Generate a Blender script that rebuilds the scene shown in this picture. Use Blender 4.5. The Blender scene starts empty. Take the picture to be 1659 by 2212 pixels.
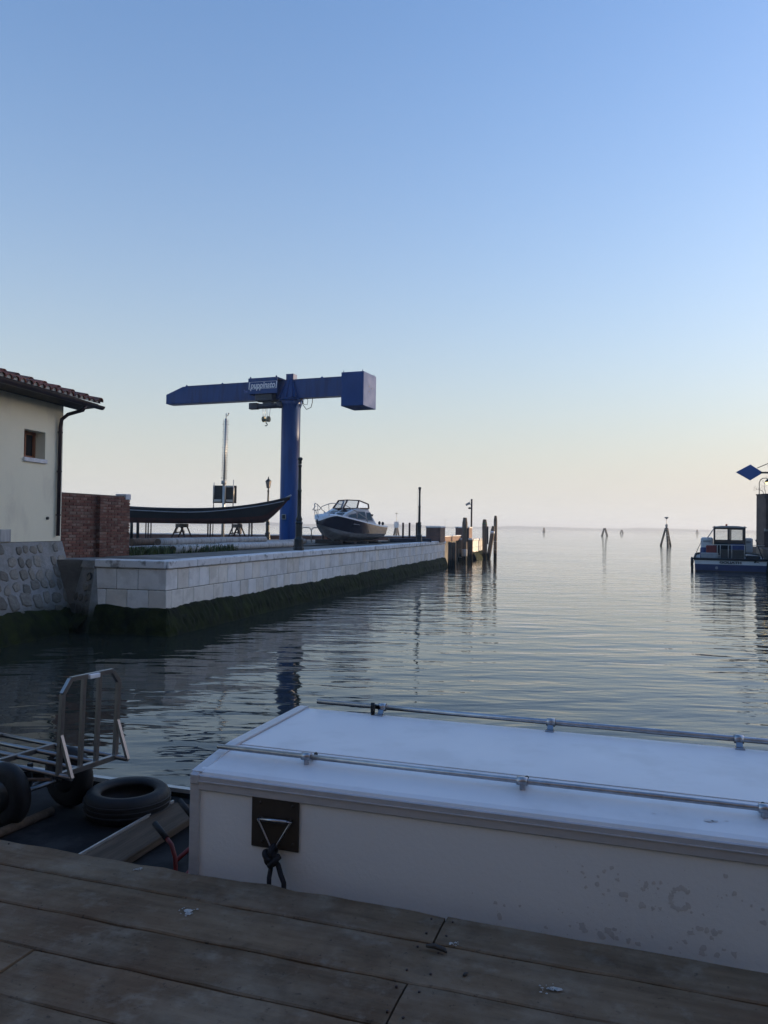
import bpy, math, random
from mathutils import Vector, Matrix, Quaternion
random.seed(7)
R = math.radians
scene = bpy.context.scene
col = scene.collection

# ------------------------------------------------------------------ camera
H = 2.45                                    # camera height above the water
PITCH, ROLL = R(1.03), R(0.85)
CX, CY, F = 829.5, 1106.0, 1719.0           # photograph read at 1659 x 2212
cam = bpy.data.cameras.new('camera')
cam.sensor_fit = 'VERTICAL'; cam.sensor_height = 36.0; cam.lens = 36.0 * F / 2212.0
cam.clip_start = 0.05; cam.clip_end = 20000
camo = bpy.data.objects.new('camera', cam); col.objects.link(camo)
CM = Matrix.Rotation(R(90) + PITCH, 3, 'X') @ Matrix.Rotation(ROLL, 3, 'Z')
camo.matrix_world = Matrix.Translation((0, 0, H)) @ CM.to_4x4()
scene.camera = camo
# ------------------------------------------------------------------ sky, sun, exposure
SUN_AZ, SUN_EL = R(70), R(7)                # azimuth from +Y towards +X
w = bpy.data.worlds.new('World'); scene.world = w; w.use_nodes = True
nt = w.node_tree; nt.nodes.clear()
sky = nt.nodes.new('ShaderNodeTexSky'); sky.sky_type = 'NISHITA'; sky.sun_disc = False
sky.sun_elevation = SUN_EL; sky.sun_rotation = SUN_AZ
sky.altitude = 0; sky.air_density = 1.5; sky.dust_density = 3.0; sky.ozone_density = 5.5
bg = nt.nodes.new('ShaderNodeBackground'); bg.inputs[1].default_value = 0.15
wo = nt.nodes.new('ShaderNodeOutputWorld')
# the hazy lower air: the same all round, thinning out with height above the horizon
tcw = nt.nodes.new('ShaderNodeTexCoord'); sxz = nt.nodes.new('ShaderNodeSeparateXYZ'); nt.links.new(tcw.outputs['Generated'], sxz.inputs[0])
mxz = nt.nodes.new('ShaderNodeMath'); mxz.operation = 'MAXIMUM'; mxz.inputs[1].default_value = 0.0; nt.links.new(sxz.outputs[2], mxz.inputs[0])
scz = nt.nodes.new('ShaderNodeMath'); scz.operation = 'MULTIPLY'; scz.inputs[1].default_value = -1.0 / math.sin(R(14)); nt.links.new(mxz.outputs[0], scz.inputs[0])
exz = nt.nodes.new('ShaderNodeMath'); exz.operation = 'EXPONENT'; nt.links.new(scz.outputs[0], exz.inputs[0])
amz = nt.nodes.new('ShaderNodeMath'); amz.operation = 'MULTIPLY'; amz.inputs[1].default_value = 0.85; nt.links.new(exz.outputs[0], amz.inputs[0])
hzm = nt.nodes.new('ShaderNodeMix'); hzm.data_type = 'RGBA'; hzm.inputs[7].default_value = (2.00, 2.01, 1.95, 1)
nt.links.new(amz.outputs[0], hzm.inputs[0]); tnt = nt.nodes.new('ShaderNodeMix'); tnt.data_type = 'RGBA'; tnt.blend_type = 'MULTIPLY'; tnt.inputs[0].default_value = 1.0; tnt.inputs[7].default_value = (1.12, .985, 1.03, 1)   # the camera's white balance
nt.links.new(sky.outputs[0], tnt.inputs[6]); nt.links.new(tnt.outputs[2], hzm.inputs[6])
nt.links.new(hzm.outputs[2], bg.inputs[0]); nt.links.new(bg.outputs[0], wo.inputs[0])
sl = bpy.data.lights.new('sun', 'SUN'); sl.energy = 2.0; sl.angle = R(0.6); sl.color = (1.0, 0.74, 0.46)
so = bpy.data.objects.new('sun', sl); col.objects.link(so)
SDIR = Vector((math.sin(SUN_AZ) * math.cos(SUN_EL), math.cos(SUN_AZ) * math.cos(SUN_EL), math.sin(SUN_EL)))
so.rotation_euler = SDIR.to_track_quat('Z', 'Y').to_euler(); so.location = (60, 20, 40)
vs = scene.view_settings
vs.view_transform = 'Standard'; vs.look = 'None'; vs.exposure = 1.65; vs.gamma = 1.0; vs.use_curve_mapping = False
scene.render.engine = 'CYCLES'
cy = scene.cycles
cy.use_denoising = True; cy.max_bounces = 6; cy.diffuse_bounces = 3; cy.glossy_bounces = 4
cy.transmission_bounces = 4; cy.volume_bounces = 1; cy.caustics_reflective = True; cy.blur_glossy = 1.0; cy.sample_clamp_indirect = 5.0; cy.caustics_refractive = False

# ------------------------------------------------------------------ pixels to directions
def ray(px, py):
    return CM @ Vector(((px - CX) / F, -(py - CY) / F, -1.0))
CAM = Vector((0, 0, H))
def gp(px, py, h):                          # where the sight line meets the level h
    d = ray(px, py); return CAM + d * ((h - H) / d.z)
def dp(px, py, y):                          # where it reaches the distance y
    d = ray(px, py); return CAM + d * (y / d.y)
def pp(px, py, p, n):                       # where it meets a plane
    d = ray(px, py); return CAM + d * ((Vector(p) - CAM).dot(n) / d.dot(n))
def hz(px): return 1137.0 + (px - 829.5) * math.tan(ROLL)

# ------------------------------------------------------------------ materials
MATS = {}
def mat(name, c, c2=None, rough=.65, nscale=5., metal=0., bump=0., bscale=None, stretch=(1, 1, 1), rnd=0., spec=.5,
        stain=None, sscale=1.2, samt=.5, world=False, sthr=.5, coat=0., lo=.35, hi=.65, sw=.12):
    m = bpy.data.materials.new(name); m.use_nodes = True; MATS[name] = m
    t = m.node_tree; N = t.nodes; L = t.links
    b = N['Principled BSDF']
    b.inputs['Roughness'].default_value = rough; b.inputs['Metallic'].default_value = metal
    b.inputs['Specular IOR Level'].default_value = spec; b.inputs['Coat Weight'].default_value = coat
    if world:
        g = N.new('ShaderNodeNewGeometry'); src = g.outputs['Position']
    else:
        g = N.new('ShaderNodeTexCoord'); src = g.outputs['Object']
    mp = N.new('ShaderNodeMapping'); mp.inputs['Scale'].default_value = stretch; L.new(src, mp.inputs[0])
    oi = N.new('ShaderNodeObjectInfo'); vec = mp.outputs[0]
    if rnd:
        ad = N.new('ShaderNodeVectorMath'); ad.operation = 'ADD'
        sc = N.new('ShaderNodeMath'); sc.operation = 'MULTIPLY'; sc.inputs[1].default_value = 61.3
        L.new(oi.outputs['Random'], sc.inputs[0]); L.new(vec, ad.inputs[0]); L.new(sc.outputs[0], ad.inputs[1]); vec = ad.outputs[0]
    def noise(s, d=5.):
        n = N.new('ShaderNodeTexNoise'); n.inputs['Scale'].default_value = s; n.inputs['Detail'].default_value = d
        n.inputs['Roughness'].default_value = .62; L.new(vec, n.inputs['Vector']); return n.outputs['Fac']
    c2 = c2 or tuple(x * .72 for x in c)
    def mr(fac, a, bb):
        r = N.new('ShaderNodeMapRange'); r.inputs[1].default_value = a; r.inputs[2].default_value = bb; L.new(fac, r.inputs[0]); return r.outputs[0]
    def mix(fac, A, B, mode='MIX'):
        x = N.new('ShaderNodeMix'); x.data_type = 'RGBA'; x.blend_type = mode
        if isinstance(fac, float): x.inputs[0].default_value = fac
        else: L.new(fac, x.inputs[0])
        for v, i in ((A, 6), (B, 7)):
            if isinstance(v, tuple): x.inputs[i].default_value = (*v, 1)
            else: L.new(v, x.inputs[i])
        return x.outputs[2]
    fn = noise(nscale)
    cc = mix(mr(fn, lo, hi), c, c2)
    if stain:
        sn = noise(sscale, 6.); f = mr(sn, sthr, sthr + sw)
        k = N.new('ShaderNodeMath'); k.operation = 'MULTIPLY'; k.inputs[1].default_value = samt; L.new(f, k.inputs[0])
        cc = mix(k.outputs[0], cc, stain)
    if rnd:
        hv = N.new('ShaderNodeHueSaturation'); r = N.new('ShaderNodeMapRange')
        r.inputs[3].default_value = 1 - rnd; r.inputs[4].default_value = 1 + rnd
        L.new(oi.outputs['Random'], r.inputs[0]); L.new(r.outputs[0], hv.inputs['Value']); L.new(cc, hv.inputs['Color']); cc = hv.outputs[0]
    L.new(cc, b.inputs['Base Color'])
    rr = N.new('ShaderNodeMapRange'); rr.inputs[3].default_value = max(.02, rough * .8); rr.inputs[4].default_value = min(1, rough * 1.2)
    L.new(fn, rr.inputs[0]); L.new(rr.outputs[0], b.inputs['Roughness'])
    if bump:
        bp = N.new('ShaderNodeBump'); bp.inputs['Distance'].default_value = bump; bp.inputs['Strength'].default_value = 1.0
        L.new(noise(bscale or nscale * 3), bp.inputs['Height']); L.new(bp.outputs[0], b.inputs['Normal'])
    m['_n'] = 1
    return m
def tide(m, h0, h1, colr=(.012, .018, .006)):    # weed and wet below the tide mark (world height, ragged edge)
    t = m.node_tree; N = t.nodes; L = t.links; b = N['Principled BSDF']
    old = b.inputs['Base Color'].links[0].from_socket
    g = N.new('ShaderNodeNewGeometry'); sx = N.new('ShaderNodeSeparateXYZ'); L.new(g.outputs['Position'], sx.inputs[0])
    n = N.new('ShaderNodeTexNoise'); n.inputs['Scale'].default_value = 3.; n.inputs['Detail'].default_value = 6; L.new(g.outputs['Position'], n.inputs['Vector'])
    a = N.new('ShaderNodeMath'); a.operation = 'MULTIPLY_ADD'; a.inputs[1].default_value = .35; L.new(n.outputs['Fac'], a.inputs[0]); L.new(sx.outputs[2], a.inputs[2])
    r = N.new('ShaderNodeMapRange'); r.inputs[1].default_value = h0 + .17; r.inputs[2].default_value = h1 + .17; L.new(a.outputs[0], r.inputs[0])
    x = N.new('ShaderNodeMix'); x.data_type = 'RGBA'; x.inputs[6].default_value = (*colr, 1); L.new(r.outputs[0], x.inputs[0]); L.new(old, x.inputs[7])
    L.new(x.outputs[2], b.inputs['Base Color']); return m

def blotch(m):                                    # worn patches, rusty stains and dark dirt that ignore the grain
    t = m.node_tree; N = t.nodes; L = t.links; b = N['Principled BSDF']; cur = b.inputs['Base Color'].links[0].from_socket
    g = N.new('ShaderNodeNewGeometry')
    for sc, lo, hi, colr, amt, off in ((3.1, .46, .66, (.27, .225, .17), .42, 0.), (2.3, .48, .66, (.095, .045, .024), .42, 7.), (6.0, .54, .70, (.33, .29, .235), .4, 13.), (4.0, .50, .68, (.045, .032, .021), .45, 21.), (38., .60, .68, (.03, .024, .02), .6, 31.)):
        mp = N.new('ShaderNodeMapping'); mp.inputs['Location'].default_value = (off, off * .7, 0); L.new(g.outputs['Position'], mp.inputs[0])
        n = N.new('ShaderNodeTexNoise'); n.inputs['Scale'].default_value = sc; n.inputs['Detail'].default_value = 7; n.inputs['Roughness'].default_value = .68; L.new(mp.outputs[0], n.inputs['Vector'])
        r = N.new('ShaderNodeMapRange'); r.inputs[1].default_value = lo; r.inputs[2].default_value = hi; r.inputs[4].default_value = amt; L.new(n.outputs['Fac'], r.inputs[0])
        x = N.new('ShaderNodeMix'); x.data_type = 'RGBA'; L.new(r.outputs[0], x.inputs[0]); L.new(cur, x.inputs[6]); x.inputs[7].default_value = (*colr, 1); cur = x.outputs[2]
    L.new(cur, b.inputs['Base Color'])
mat('istrian', (.80, .78, .745), (.71, .69, .66), rough=.75, nscale=3, bump=.006, bscale=30, rnd=.07, stain=(.38, .36, .32), sscale=2.0, samt=.35)
mat('istrian_warm', (.79, .74, .66), (.69, .64, .57), rough=.75, nscale=3, bump=.006, bscale=30, rnd=.08, stain=(.36, .33, .27), sscale=2.0, samt=.35)
mat('coping', (.76, .76, .76), (.66, .65, .64), rough=.75, nscale=3, bump=.006, bscale=30, rnd=.08, stain=(.12, .12, .11), sscale=4, samt=.75, sthr=.55)
mat('joint', (.06, .06, .055), rough=.9)
mat('ground', (.15, .135, .115), (.09, .083, .072), rough=.95, nscale=2, bump=.02, bscale=9, stain=(.30, .27, .22), sscale=.7, samt=.5, world=True)
mat('weed', (.006, .009, .003), (.018, .026, .006), spec=.15, rough=.85, nscale=4, bump=.03, bscale=22, world=True, stain=(.034, .045, .010), sscale=1.6, samt=.45)
mat('mortar', (.27, .275, .27), (.21, .21, .205), rough=.95, nscale=5, bump=.02, bscale=18, world=True, stain=(.14, .14, .12), sscale=1.5, samt=.6); tide(MATS['mortar'], .35, .75)
mat('rubble', (.22, .205, .175), (.15, .14, .12), rough=.9, nscale=4, bump=.02, bscale=9, rnd=.35, stain=(.20, .20, .18), sscale=3, samt=.5); tide(MATS['rubble'], .35, .75)
mat('plaster', (.81, .765, .585), (.76, .715, .545), rough=.9, nscale=.8, bump=.004, bscale=60, stain=(.58, .53, .42), sscale=1.1, samt=.5, world=True, stretch=(1, 1, .45))
mat('brick', (.19, .08, .054), (.135, .06, .043), rough=.9, nscale=9, bump=.006, bscale=40, rnd=.28, stain=(.27, .21, .17), sscale=2.2, samt=.6)
mat('brickmortar', (.15, .11, .085), rough=.95, bump=.004, bscale=40)
mat('tile', (.30, .10, .06), (.18, .068, .048), rough=.85, nscale=7, bump=.004, bscale=40, rnd=.35, stain=(.10, .09, .08), sscale=4, samt=.6)
mat('limewhite', (.55, .55, .53), (.40, .40, .38), rough=.9, nscale=12, bump=.01)
mat('darkwood', (.05, .04, .032), (.03, .025, .02), rough=.7, nscale=10)
mat('copper', (.035, .025, .03), (.06, .04, .045), rough=.4, nscale=3, metal=.6)
mat('window_wood', (.30, .12, .05), (.22, .08, .035), rough=.5, nscale=12, stretch=(1, 1, .1))
mat('white_sill', (.70, .70, .72), rough=.7, nscale=6)
mat('crane_blue', (.016, .056, .195), (.013, .046, .165), spec=.25, rough=.38, nscale=1.3, bump=.002, bscale=12, stain=(.014, .028, .10), sscale=2.4, samt=.6, sthr=.5, stretch=(1.6, 1.6, .16))
mat('crane_weight', (.018, .062, .21), (.015, .051, .18), spec=.25, rough=.65, nscale=1.3, stain=(.07, .11, .27), sscale=1.2, samt=.4)
mat('hoist_dark', (.018, .024, .05), (.012, .014, .02), rough=.45, nscale=4)
mat('signwhite', (.78, .79, .82), rough=.5, nscale=3)
mat('galv', (.56, .54, .50), (.44, .43, .40), rough=.42, nscale=14, metal=.6)
mat('steel', (.30, .295, .29), (.24, .235, .23), rough=.42, nscale=3, metal=1., stretch=(1, 1, 1))
mat('iron_dark', (.020, .024, .024), (.012, .014, .014), rough=.45, nscale=8, bump=.003)
mat('iron_rust', (.055, .030, .024), (.03, .02, .02), rough=.7, nscale=9)
mat('cable', (.015, .015, .015), rough=.6)
mat('hull_black', (.012, .013, .016), (.02, .02, .022), rough=.35, nscale=3)
mat('hull_red', (.075, .022, .016), (.045, .018, .014), rough=.7, nscale=5)
mat('hull_stripe', (.36, .38, .42), rough=.5)
mat('pile_wood', (.16, .125, .095), (.09, .07, .055), rough=.85, nscale=6, stretch=(3, 3, .25), bump=.012, bscale=9, rnd=.2, stain=(.06, .05, .04), sscale=2, samt=.5); tide(MATS['pile_wood'], .35, .6, (.012, .013, .008))
mat('grey_wood', (.46, .46, .45), (.34, .34, .335), rough=.85, nscale=3, stretch=(4, 4, .3), bump=.008, bscale=8, rnd=.18, stain=(.14, .13, .11), sscale=2, samt=.5)
mat('brown_wood', (.16, .11, .075), (.09, .06, .045), rough=.85, nscale=4, stretch=(4, 4, .3), bump=.008, bscale=8, rnd=.2)
mat('boat_white', (.74, .75, .76), (.66, .67, .69), rough=.35, nscale=2, coat=.2, stain=(.5, .5, .48), sscale=2, samt=.3)
mat('boat_navy', (.016, .019, .034), (.024, .026, .04), rough=.25, nscale=2, coat=.3, stain=(.10, .10, .11), sscale=3, samt=.25, sthr=.58)
mat('boat_bottom', (.36, .37, .40), (.22, .22, .235), rough=.75, nscale=3, stain=(.16, .15, .14), sscale=1.6, samt=.6, stretch=(1, 1, 2.5))
mat('frame_brown', (.07, .028, .022), rough=.5, nscale=8)
mat('brick_far', (.15, .075, .05), rough=.9)
mat('goliath_blue', (.016, .035, .115), (.012, .026, .09), rough=.4, nscale=2)
mat('goliath_white', (.62, .63, .64), (.54, .55, .56), rough=.5, nscale=3)
mat('dark_cabin', (.055, .035, .022), (.035, .024, .018), rough=.5, nscale=6)
mat('grey_paint', (.30, .31, .32), (.24, .25, .26), rough=.55, nscale=4)
mat('red_paint', (.17, .013, .012), rough=.5, nscale=6)
mat('blue_paint', (.014, .034, .15), rough=.5, nscale=6)
mat('sign_blue', (.06, .13, .36), (.05, .11, .32), rough=.4, nscale=2)
mat('rubber', (.007, .007, .008), (.013, .013, .013), spec=.35, rough=.62, nscale=9, bump=.003)
mat('orange', (.6, .12, .02), rough=.4)
mat('letter', (.02, .022, .03), rough=.6)
mat('dry_stem', (.12, .08, .05), rough=.9)
mat('leaf', (.045, .075, .018), (.07, .10, .03), rough=.7, nscale=20, world=True)
mat('far_land', (.05, .06, .05), rough=1.)
mat('barge_black', (.008, .008, .009), (.013, .013, .014), spec=.15, rough=.8, nscale=3, bump=.004, stain=(.05, .05, .05), sscale=3, samt=.4)
mat('plank', (.190, .132, .082), (.125, .086, .053), spec=.12, rough=.85, nscale=3.0, stretch=(.7, 6, 6), bump=.004, bscale=6, rnd=.14)
blotch(MATS['plank'])
mat('old_board', (.115, .084, .058), (.068, .050, .035), spec=.15, rough=.85, nscale=3, stretch=(.6, 8, 8), bump=.005, bscale=6)
mat('grp_roof', (.74, .755, .77), (.69, .70, .715), rough=.42, nscale=1.5, stain=(.56, .57, .57), sscale=3.2, samt=.4, sthr=.52)
mat('grp_wall', (.76, .785, .80), (.72, .745, .76), rough=.45, nscale=1.2, bump=.0012, bscale=50)
mat('alu_trim', (.56, .56, .58), (.50, .50, .52), rough=.4, nscale=1.5, stretch=(.4, 30, 30), metal=.25)
mat('plate_dark', (.055, .045, .035), (.04, .033, .027), rough=.5, nscale=4, metal=.3)
mat('stainless', (.48, .48, .50), rough=.32, nscale=20, metal=1.)
mat('rope_dark', (.012, .012, .018), rough=.85, nscale=60, bump=.003)
mat('rope_white', (.36, .36, .35), rough=.9, nscale=60, bump=.003)
mat('dropping', (.46, .45, .42), (.30, .29, .27), rough=.9, nscale=30)
mat('yellow_ochre', (.26, .23, .14), rough=.6)

def glass_mat(name, c=(.03, .04, .045), tint=(.8, .85, .9), thin=True):
    m = bpy.data.materials.new(name); m.use_nodes = True; MATS[name] = m
    t = m.node_tree; N = t.nodes; L = t.links; N.clear()
    o = N.new('ShaderNodeOutputMaterial'); g = N.new('ShaderNodeBsdfGlossy'); g.inputs['Roughness'].default_value = .03
    tr = N.new('ShaderNodeBsdfTransparent'); tr.inputs[0].default_value = (*tint, 1); mx = N.new('ShaderNodeMixShader')
    mx.inputs[0].default_value = .14; L.new(tr.outputs[0], mx.inputs[1]); L.new(g.outputs[0], mx.inputs[2]); L.new(mx.outputs[0], o.inputs[0])
glass_mat('glass_clear', tint=(.96, .975, .98))
mat('glass_dark', (.012, .014, .017), rough=.06, spec=.6)
mat('glass_blue', (.10, .16, .19), rough=.08, spec=.6)
def emis(name, c, s):
    m = bpy.data.materials.new(name); m.use_nodes = True; MATS[name] = m
    b = m.node_tree.nodes['Principled BSDF']; b.inputs['Emission Color'].default_value = (*c, 1); b.inputs['Emission Strength'].default_value = s
    b.inputs['Base Color'].default_value = (.8, .6, .2, 1)
emis('lamp_glow', (1.0, .68, .22), 1.3)

def brickwork(name, scale, c1, c2, cm):
    m = mat(name, c1); t = m.node_tree; N = t.nodes; L = t.links; b = N['Principled BSDF']
    g = N.new('ShaderNodeTexCoord'); br = N.new('ShaderNodeTexBrick')
    br.inputs['Scale'].default_value = scale; br.inputs['Color1'].default_value = (*c1, 1); br.inputs['Color2'].default_value = (*c2, 1)
    br.inputs['Mortar'].default_value = (*cm, 1); br.inputs['Mortar Size'].default_value = .012; br.inputs['Brick Width'].default_value = .5; br.inputs['Row Height'].default_value = .14
    sx = N.new('ShaderNodeSeparateXYZ'); L.new(g.outputs['Object'], sx.inputs[0])
    a = N.new('ShaderNodeMath'); L.new(sx.outputs[0], a.inputs[0]); L.new(sx.outputs[1], a.inputs[1])
    cb = N.new('ShaderNodeCombineXYZ'); L.new(a.outputs[0], cb.inputs[0]); L.new(sx.outputs[2], cb.inputs[1])
    L.new(cb.outputs[0], br.inputs['Vector'])
    n = N.new('ShaderNodeTexNoise'); n.inputs['Scale'].default_value = 2.; n.inputs['Detail'].default_value = 8; L.new(g.outputs['Object'], n.inputs['Vector'])
    x = N.new('ShaderNodeMix'); x.data_type = 'RGBA'; x.blend_type = 'MULTIPLY'; x.inputs[0].default_value = .8
    r = N.new('ShaderNodeMapRange'); r.inputs[1].default_value = .3; r.inputs[2].default_value = .7; r.inputs[3].default_value = .45; r.inputs[4].default_value = 1.25; L.new(n.outputs['Fac'], r.inputs[0])
    L.new(br.outputs['Color'], x.inputs[6]); L.new(r.outputs[0], x.inputs[7]); L.new(x.outputs[2], b.inputs['Base Color'])
    return m
brickwork('brick_wall', 2.0, (.20, .085, .055), (.13, .06, .045), (.15, .13, .11))
tide(brickwork('brick_old', 2.0, (.11, .065, .05), (.075, .045, .038), (.10, .09, .08)), .5, 1.3)
tide(brickwork('brick_house', 2.0, (.24, .12, .085), (.18, .09, .065), (.18, .16, .14)), .5, 1.2)

# water
m = bpy.data.materials.new('water'); m.use_nodes = True; MATS['water'] = m
t = m.node_tree; N = t.nodes; L = t.links; b = N['Principled BSDF']
b.inputs['Base Color'].default_value = (.026, .031, .024, 1); b.inputs['Roughness'].default_value = .03; b.inputs['IOR'].default_value = 1.333
g = N.new('ShaderNodeNewGeometry')
def wn(sx, sy, amp, rot, det=2., dist=0.):
    mp = N.new('ShaderNodeMapping'); mp.inputs['Scale'].default_value = (sx, sy, 1); mp.inputs['Rotation'].default_value = (0, 0, rot)
    L.new(g.outputs['Position'], mp.inputs[0])
    n = N.new('ShaderNodeTexNoise'); n.inputs['Scale'].default_value = 1.; n.inputs['Detail'].default_value = det; n.inputs['Roughness'].default_value = .45
    n.inputs['Distortion'].default_value = dist
    L.new(mp.outputs[0], n.inputs['Vector'])
    k = N.new('ShaderNodeMath'); k.operation = 'MULTIPLY'; k.inputs[1].default_value = amp; L.new(n.outputs['Fac'], k.inputs[0]); return k.outputs[0]
hs = [wn(.4, 1.0, .042, .25, 1.), wn(.9, 2.4, .027, -.12, 1.5, .4), wn(1.7, 4.4, .0105, .2, 2., .3), wn(5., 10., .0011, -.2, 2.)]
s = hs[0]
for k in hs[1:]:
    a = N.new('ShaderNodeMath'); L.new(s, a.inputs[0]); L.new(k, a.inputs[1]); s = a.outputs[0]
sxw = N.new('ShaderNodeSeparateXYZ'); L.new(g.outputs['Position'], sxw.inputs[0])
rgw = N.new('ShaderNodeMapRange'); rgw.inputs[1].default_value = 18; rgw.inputs[2].default_value = 90; rgw.inputs[3].default_value = .85; rgw.inputs[4].default_value = 1.5; L.new(sxw.outputs[1], rgw.inputs[0])
gst = N.new('ShaderNodeTexNoise'); gst.inputs['Scale'].default_value = .07; gst.inputs['Detail'].default_value = 2; L.new(g.outputs['Position'], gst.inputs['Vector'])
gmr = N.new('ShaderNodeMapRange'); gmr.inputs[1].default_value = .35; gmr.inputs[2].default_value = .65; gmr.inputs[3].default_value = .55; gmr.inputs[4].default_value = 1.35; L.new(gst.outputs['Fac'], gmr.inputs[0])
k1 = N.new('ShaderNodeMath'); k1.operation = 'MULTIPLY'; L.new(rgw.outputs[0], k1.inputs[0]); L.new(gmr.outputs[0], k1.inputs[1])
k2 = N.new('ShaderNodeMath'); k2.operation = 'MULTIPLY'; L.new(k1.outputs[0], k2.inputs[0]); L.new(s, k2.inputs[1]); s = k2.outputs[0]
bp = N.new('ShaderNodeBump'); bp.inputs['Distance'].default_value = 1.0; bp.inputs['Strength'].default_value = 1.0
L.new(s, bp.inputs['Height']); L.new(bp.outputs[0], b.inputs['Normal'])

# ------------------------------------------------------------------ mesh helpers
class MB:
    def __init__(s): s.v = []; s.f = []; s.sm = []
    def add(s, vs, fs, smooth=False):
        o = len(s.v); s.v += [Vector(v) for v in vs]
        s.f += [tuple(i + o for i in f) for f in fs]; s.sm += [smooth] * len(fs); return s
    def box(s, c, size, rot=None, bev=0.):
        x, y, z = (k / 2 for k in size); c = Vector(c)
        if bev:
            b_ = min(bev, x * .9, y * .9, z * .9); vs = []
            idx = {}
            for sx in (-1, 1):
                for sy in (-1, 1):
                    for sz in (-1, 1):
                        for ax in range(3):
                            p = [sx * (x - b_), sy * (y - b_), sz * (z - b_)]; p[ax] = (sx * x, sy * y, sz * z)[ax]
                            idx[(sx, sy, sz, ax)] = len(vs); vs.append(Vector(p))
            fs = []
            for ax in range(3):
                o1, o2 = [k for k in range(3) if k != ax]
                for sg in (-1, 1):
                    q = []
                    for a_, b2 in ((-1, -1), (1, -1), (1, 1), (-1, 1)):
                        k = [0, 0, 0]; k[ax] = sg; k[o1] = a_; k[o2] = b2; q.append(idx[(*k, ax)])
                    fs.append(tuple(q))
            for ax in range(3):              # edges along ax
                o1, o2 = [k for k in range(3) if k != ax]
                for a_ in (-1, 1):
                    for b2 in (-1, 1):
                        k0 = [0, 0, 0]; k0[ax] = -1; k0[o1] = a_; k0[o2] = b2; k1 = list(k0); k1[ax] = 1
                        fs.append((idx[(*k0, o1)], idx[(*k0, o2)], idx[(*k1, o2)], idx[(*k1, o1)]))
            for sx in (-1, 1):
                for sy in (-1, 1):
                    for sz in (-1, 1): fs.append(tuple(idx[(sx, sy, sz, a_)] for a_ in range(3)))
        else:
            vs = [Vector((sx * x, sy * y, sz * z)) for sx in (-1, 1) for sy in (-1, 1) for sz in (-1, 1)]
            fs = [(0, 1, 3, 2), (4, 6, 7, 5), (0, 4, 5, 1), (2, 3, 7, 6), (0, 2, 6, 4), (1, 5, 7, 3)]
        if rot is not None: vs = [rot @ v for v in vs]
        return s.add([c + v for v in vs], fs)
    def bar(s, p, q, wx, wz, up=(0, 0, 1), bev=0.):      # square bar from p to q
        p = Vector(p); q = Vector(q); d = q - p; x = d.normalized(); y = Vector(up).cross(x)
        if y.length < 1e-4: y = Vector((0, 1, 0)).cross(x)
        y.normalize(); z = x.cross(y)
        return s.box((p + q) / 2, (d.length, wx, wz), Matrix((x, y, z)).transposed(), bev)
    def tube(s, pts, r, n=10, cap=True, closed=False, smooth=True):
        pts = [Vector(p) for p in pts]; k = len(pts); rs = r if isinstance(r, (list, tuple)) else [r] * k
        vs = []; fs = []; up = None
        for i, p in enumerate(pts):
            if closed: d = pts[(i + 1) % k] - pts[i - 1]
            else: d = pts[min(i + 1, k - 1)] - pts[max(i - 1, 0)]
            d.normalize()
            if up is None: up = d.orthogonal().normalized()
            else:
                up = up - d * up.dot(d)
                up = up.normalized() if up.length > 1e-5 else d.orthogonal().normalized()
            sd = d.cross(up)
            for j in range(n):
                a = 2 * math.pi * j / n; vs.append(p + (up * math.cos(a) + sd * math.sin(a)) * rs[i])
        for i in range(k if closed else k - 1):
            for j in range(n):
                a, b_ = i * n, ((i + 1) % k) * n
                fs.append((a + j, a + (j + 1) % n, b_ + (j + 1) % n, b_ + j))
        s.add(vs, fs, smooth)
        if cap and not closed:
            o = len(s.v) - len(vs)
            s.f += [tuple(o + j for j in range(n))[::-1], tuple(o + (k - 1) * n + j for j in range(n))]; s.sm += [False, False]
        return s
    def lathe(s, c, prof, n=16, axis=(0, 0, 1), smooth=True):   # prof: (radius, height) pairs
        c = Vector(c); q = Vector((0, 0, 1)).rotation_difference(Vector(axis)); vs = []; fs = []; k = len(prof)
        for r, h in prof:
            for j in range(n):
                a = 2 * math.pi * j / n; vs.append(c + q @ Vector((r * math.cos(a), r * math.sin(a), h)))
        for i in range(k - 1):
            for j in range(n): fs.append((i * n + j, i * n + (j + 1) % n, (i + 1) * n + (j + 1) % n, (i + 1) * n + j))
        s.add(vs, fs, smooth); o = len(s.v) - len(vs)
        s.f += [tuple(o + j for j in range(n))[::-1], tuple(o + (k - 1) * n + j for j in range(n))]; s.sm += [False, False]
        return s
    def prism(s, poly, ext):                 # planar polygon pushed along ext
        ext = Vector(ext); n = len(poly); poly = [Vector(p) for p in poly]
        vs = poly + [p + ext for p in poly]
        return s.add(vs, [tuple(range(n))[::-1], tuple(range(n, 2 * n))] + [(i, (i + 1) % n, (i + 1) % n + n, i + n) for i in range(n)])
    def grid(s, rows, smooth=True, flip=False):
        n = len(rows[0]); vs = [v for r in rows for v in r]
        fs = [(i * n + j, i * n + j + 1, (i + 1) * n + j + 1, (i + 1) * n + j) for i in range(len(rows) - 1) for j in range(n - 1)]
        return s.add(vs, [f[::-1] for f in fs] if flip else fs, smooth)
    def ball(s, c, r, n=10, sc=(1, 1, 1)):
        prof = [(max(.001, r * math.sin(math.pi * i / n)), -r * math.cos(math.pi * i / n)) for i in range(n + 1)]
        o = len(s.v); s.lathe((0, 0, 0), prof, n * 2)
        for i in range(o, len(s.v)): v = s.v[i]; s.v[i] = Vector(c) + Vector((v.x * sc[0], v.y * sc[1], v.z * sc[2]))
        return s
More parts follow.
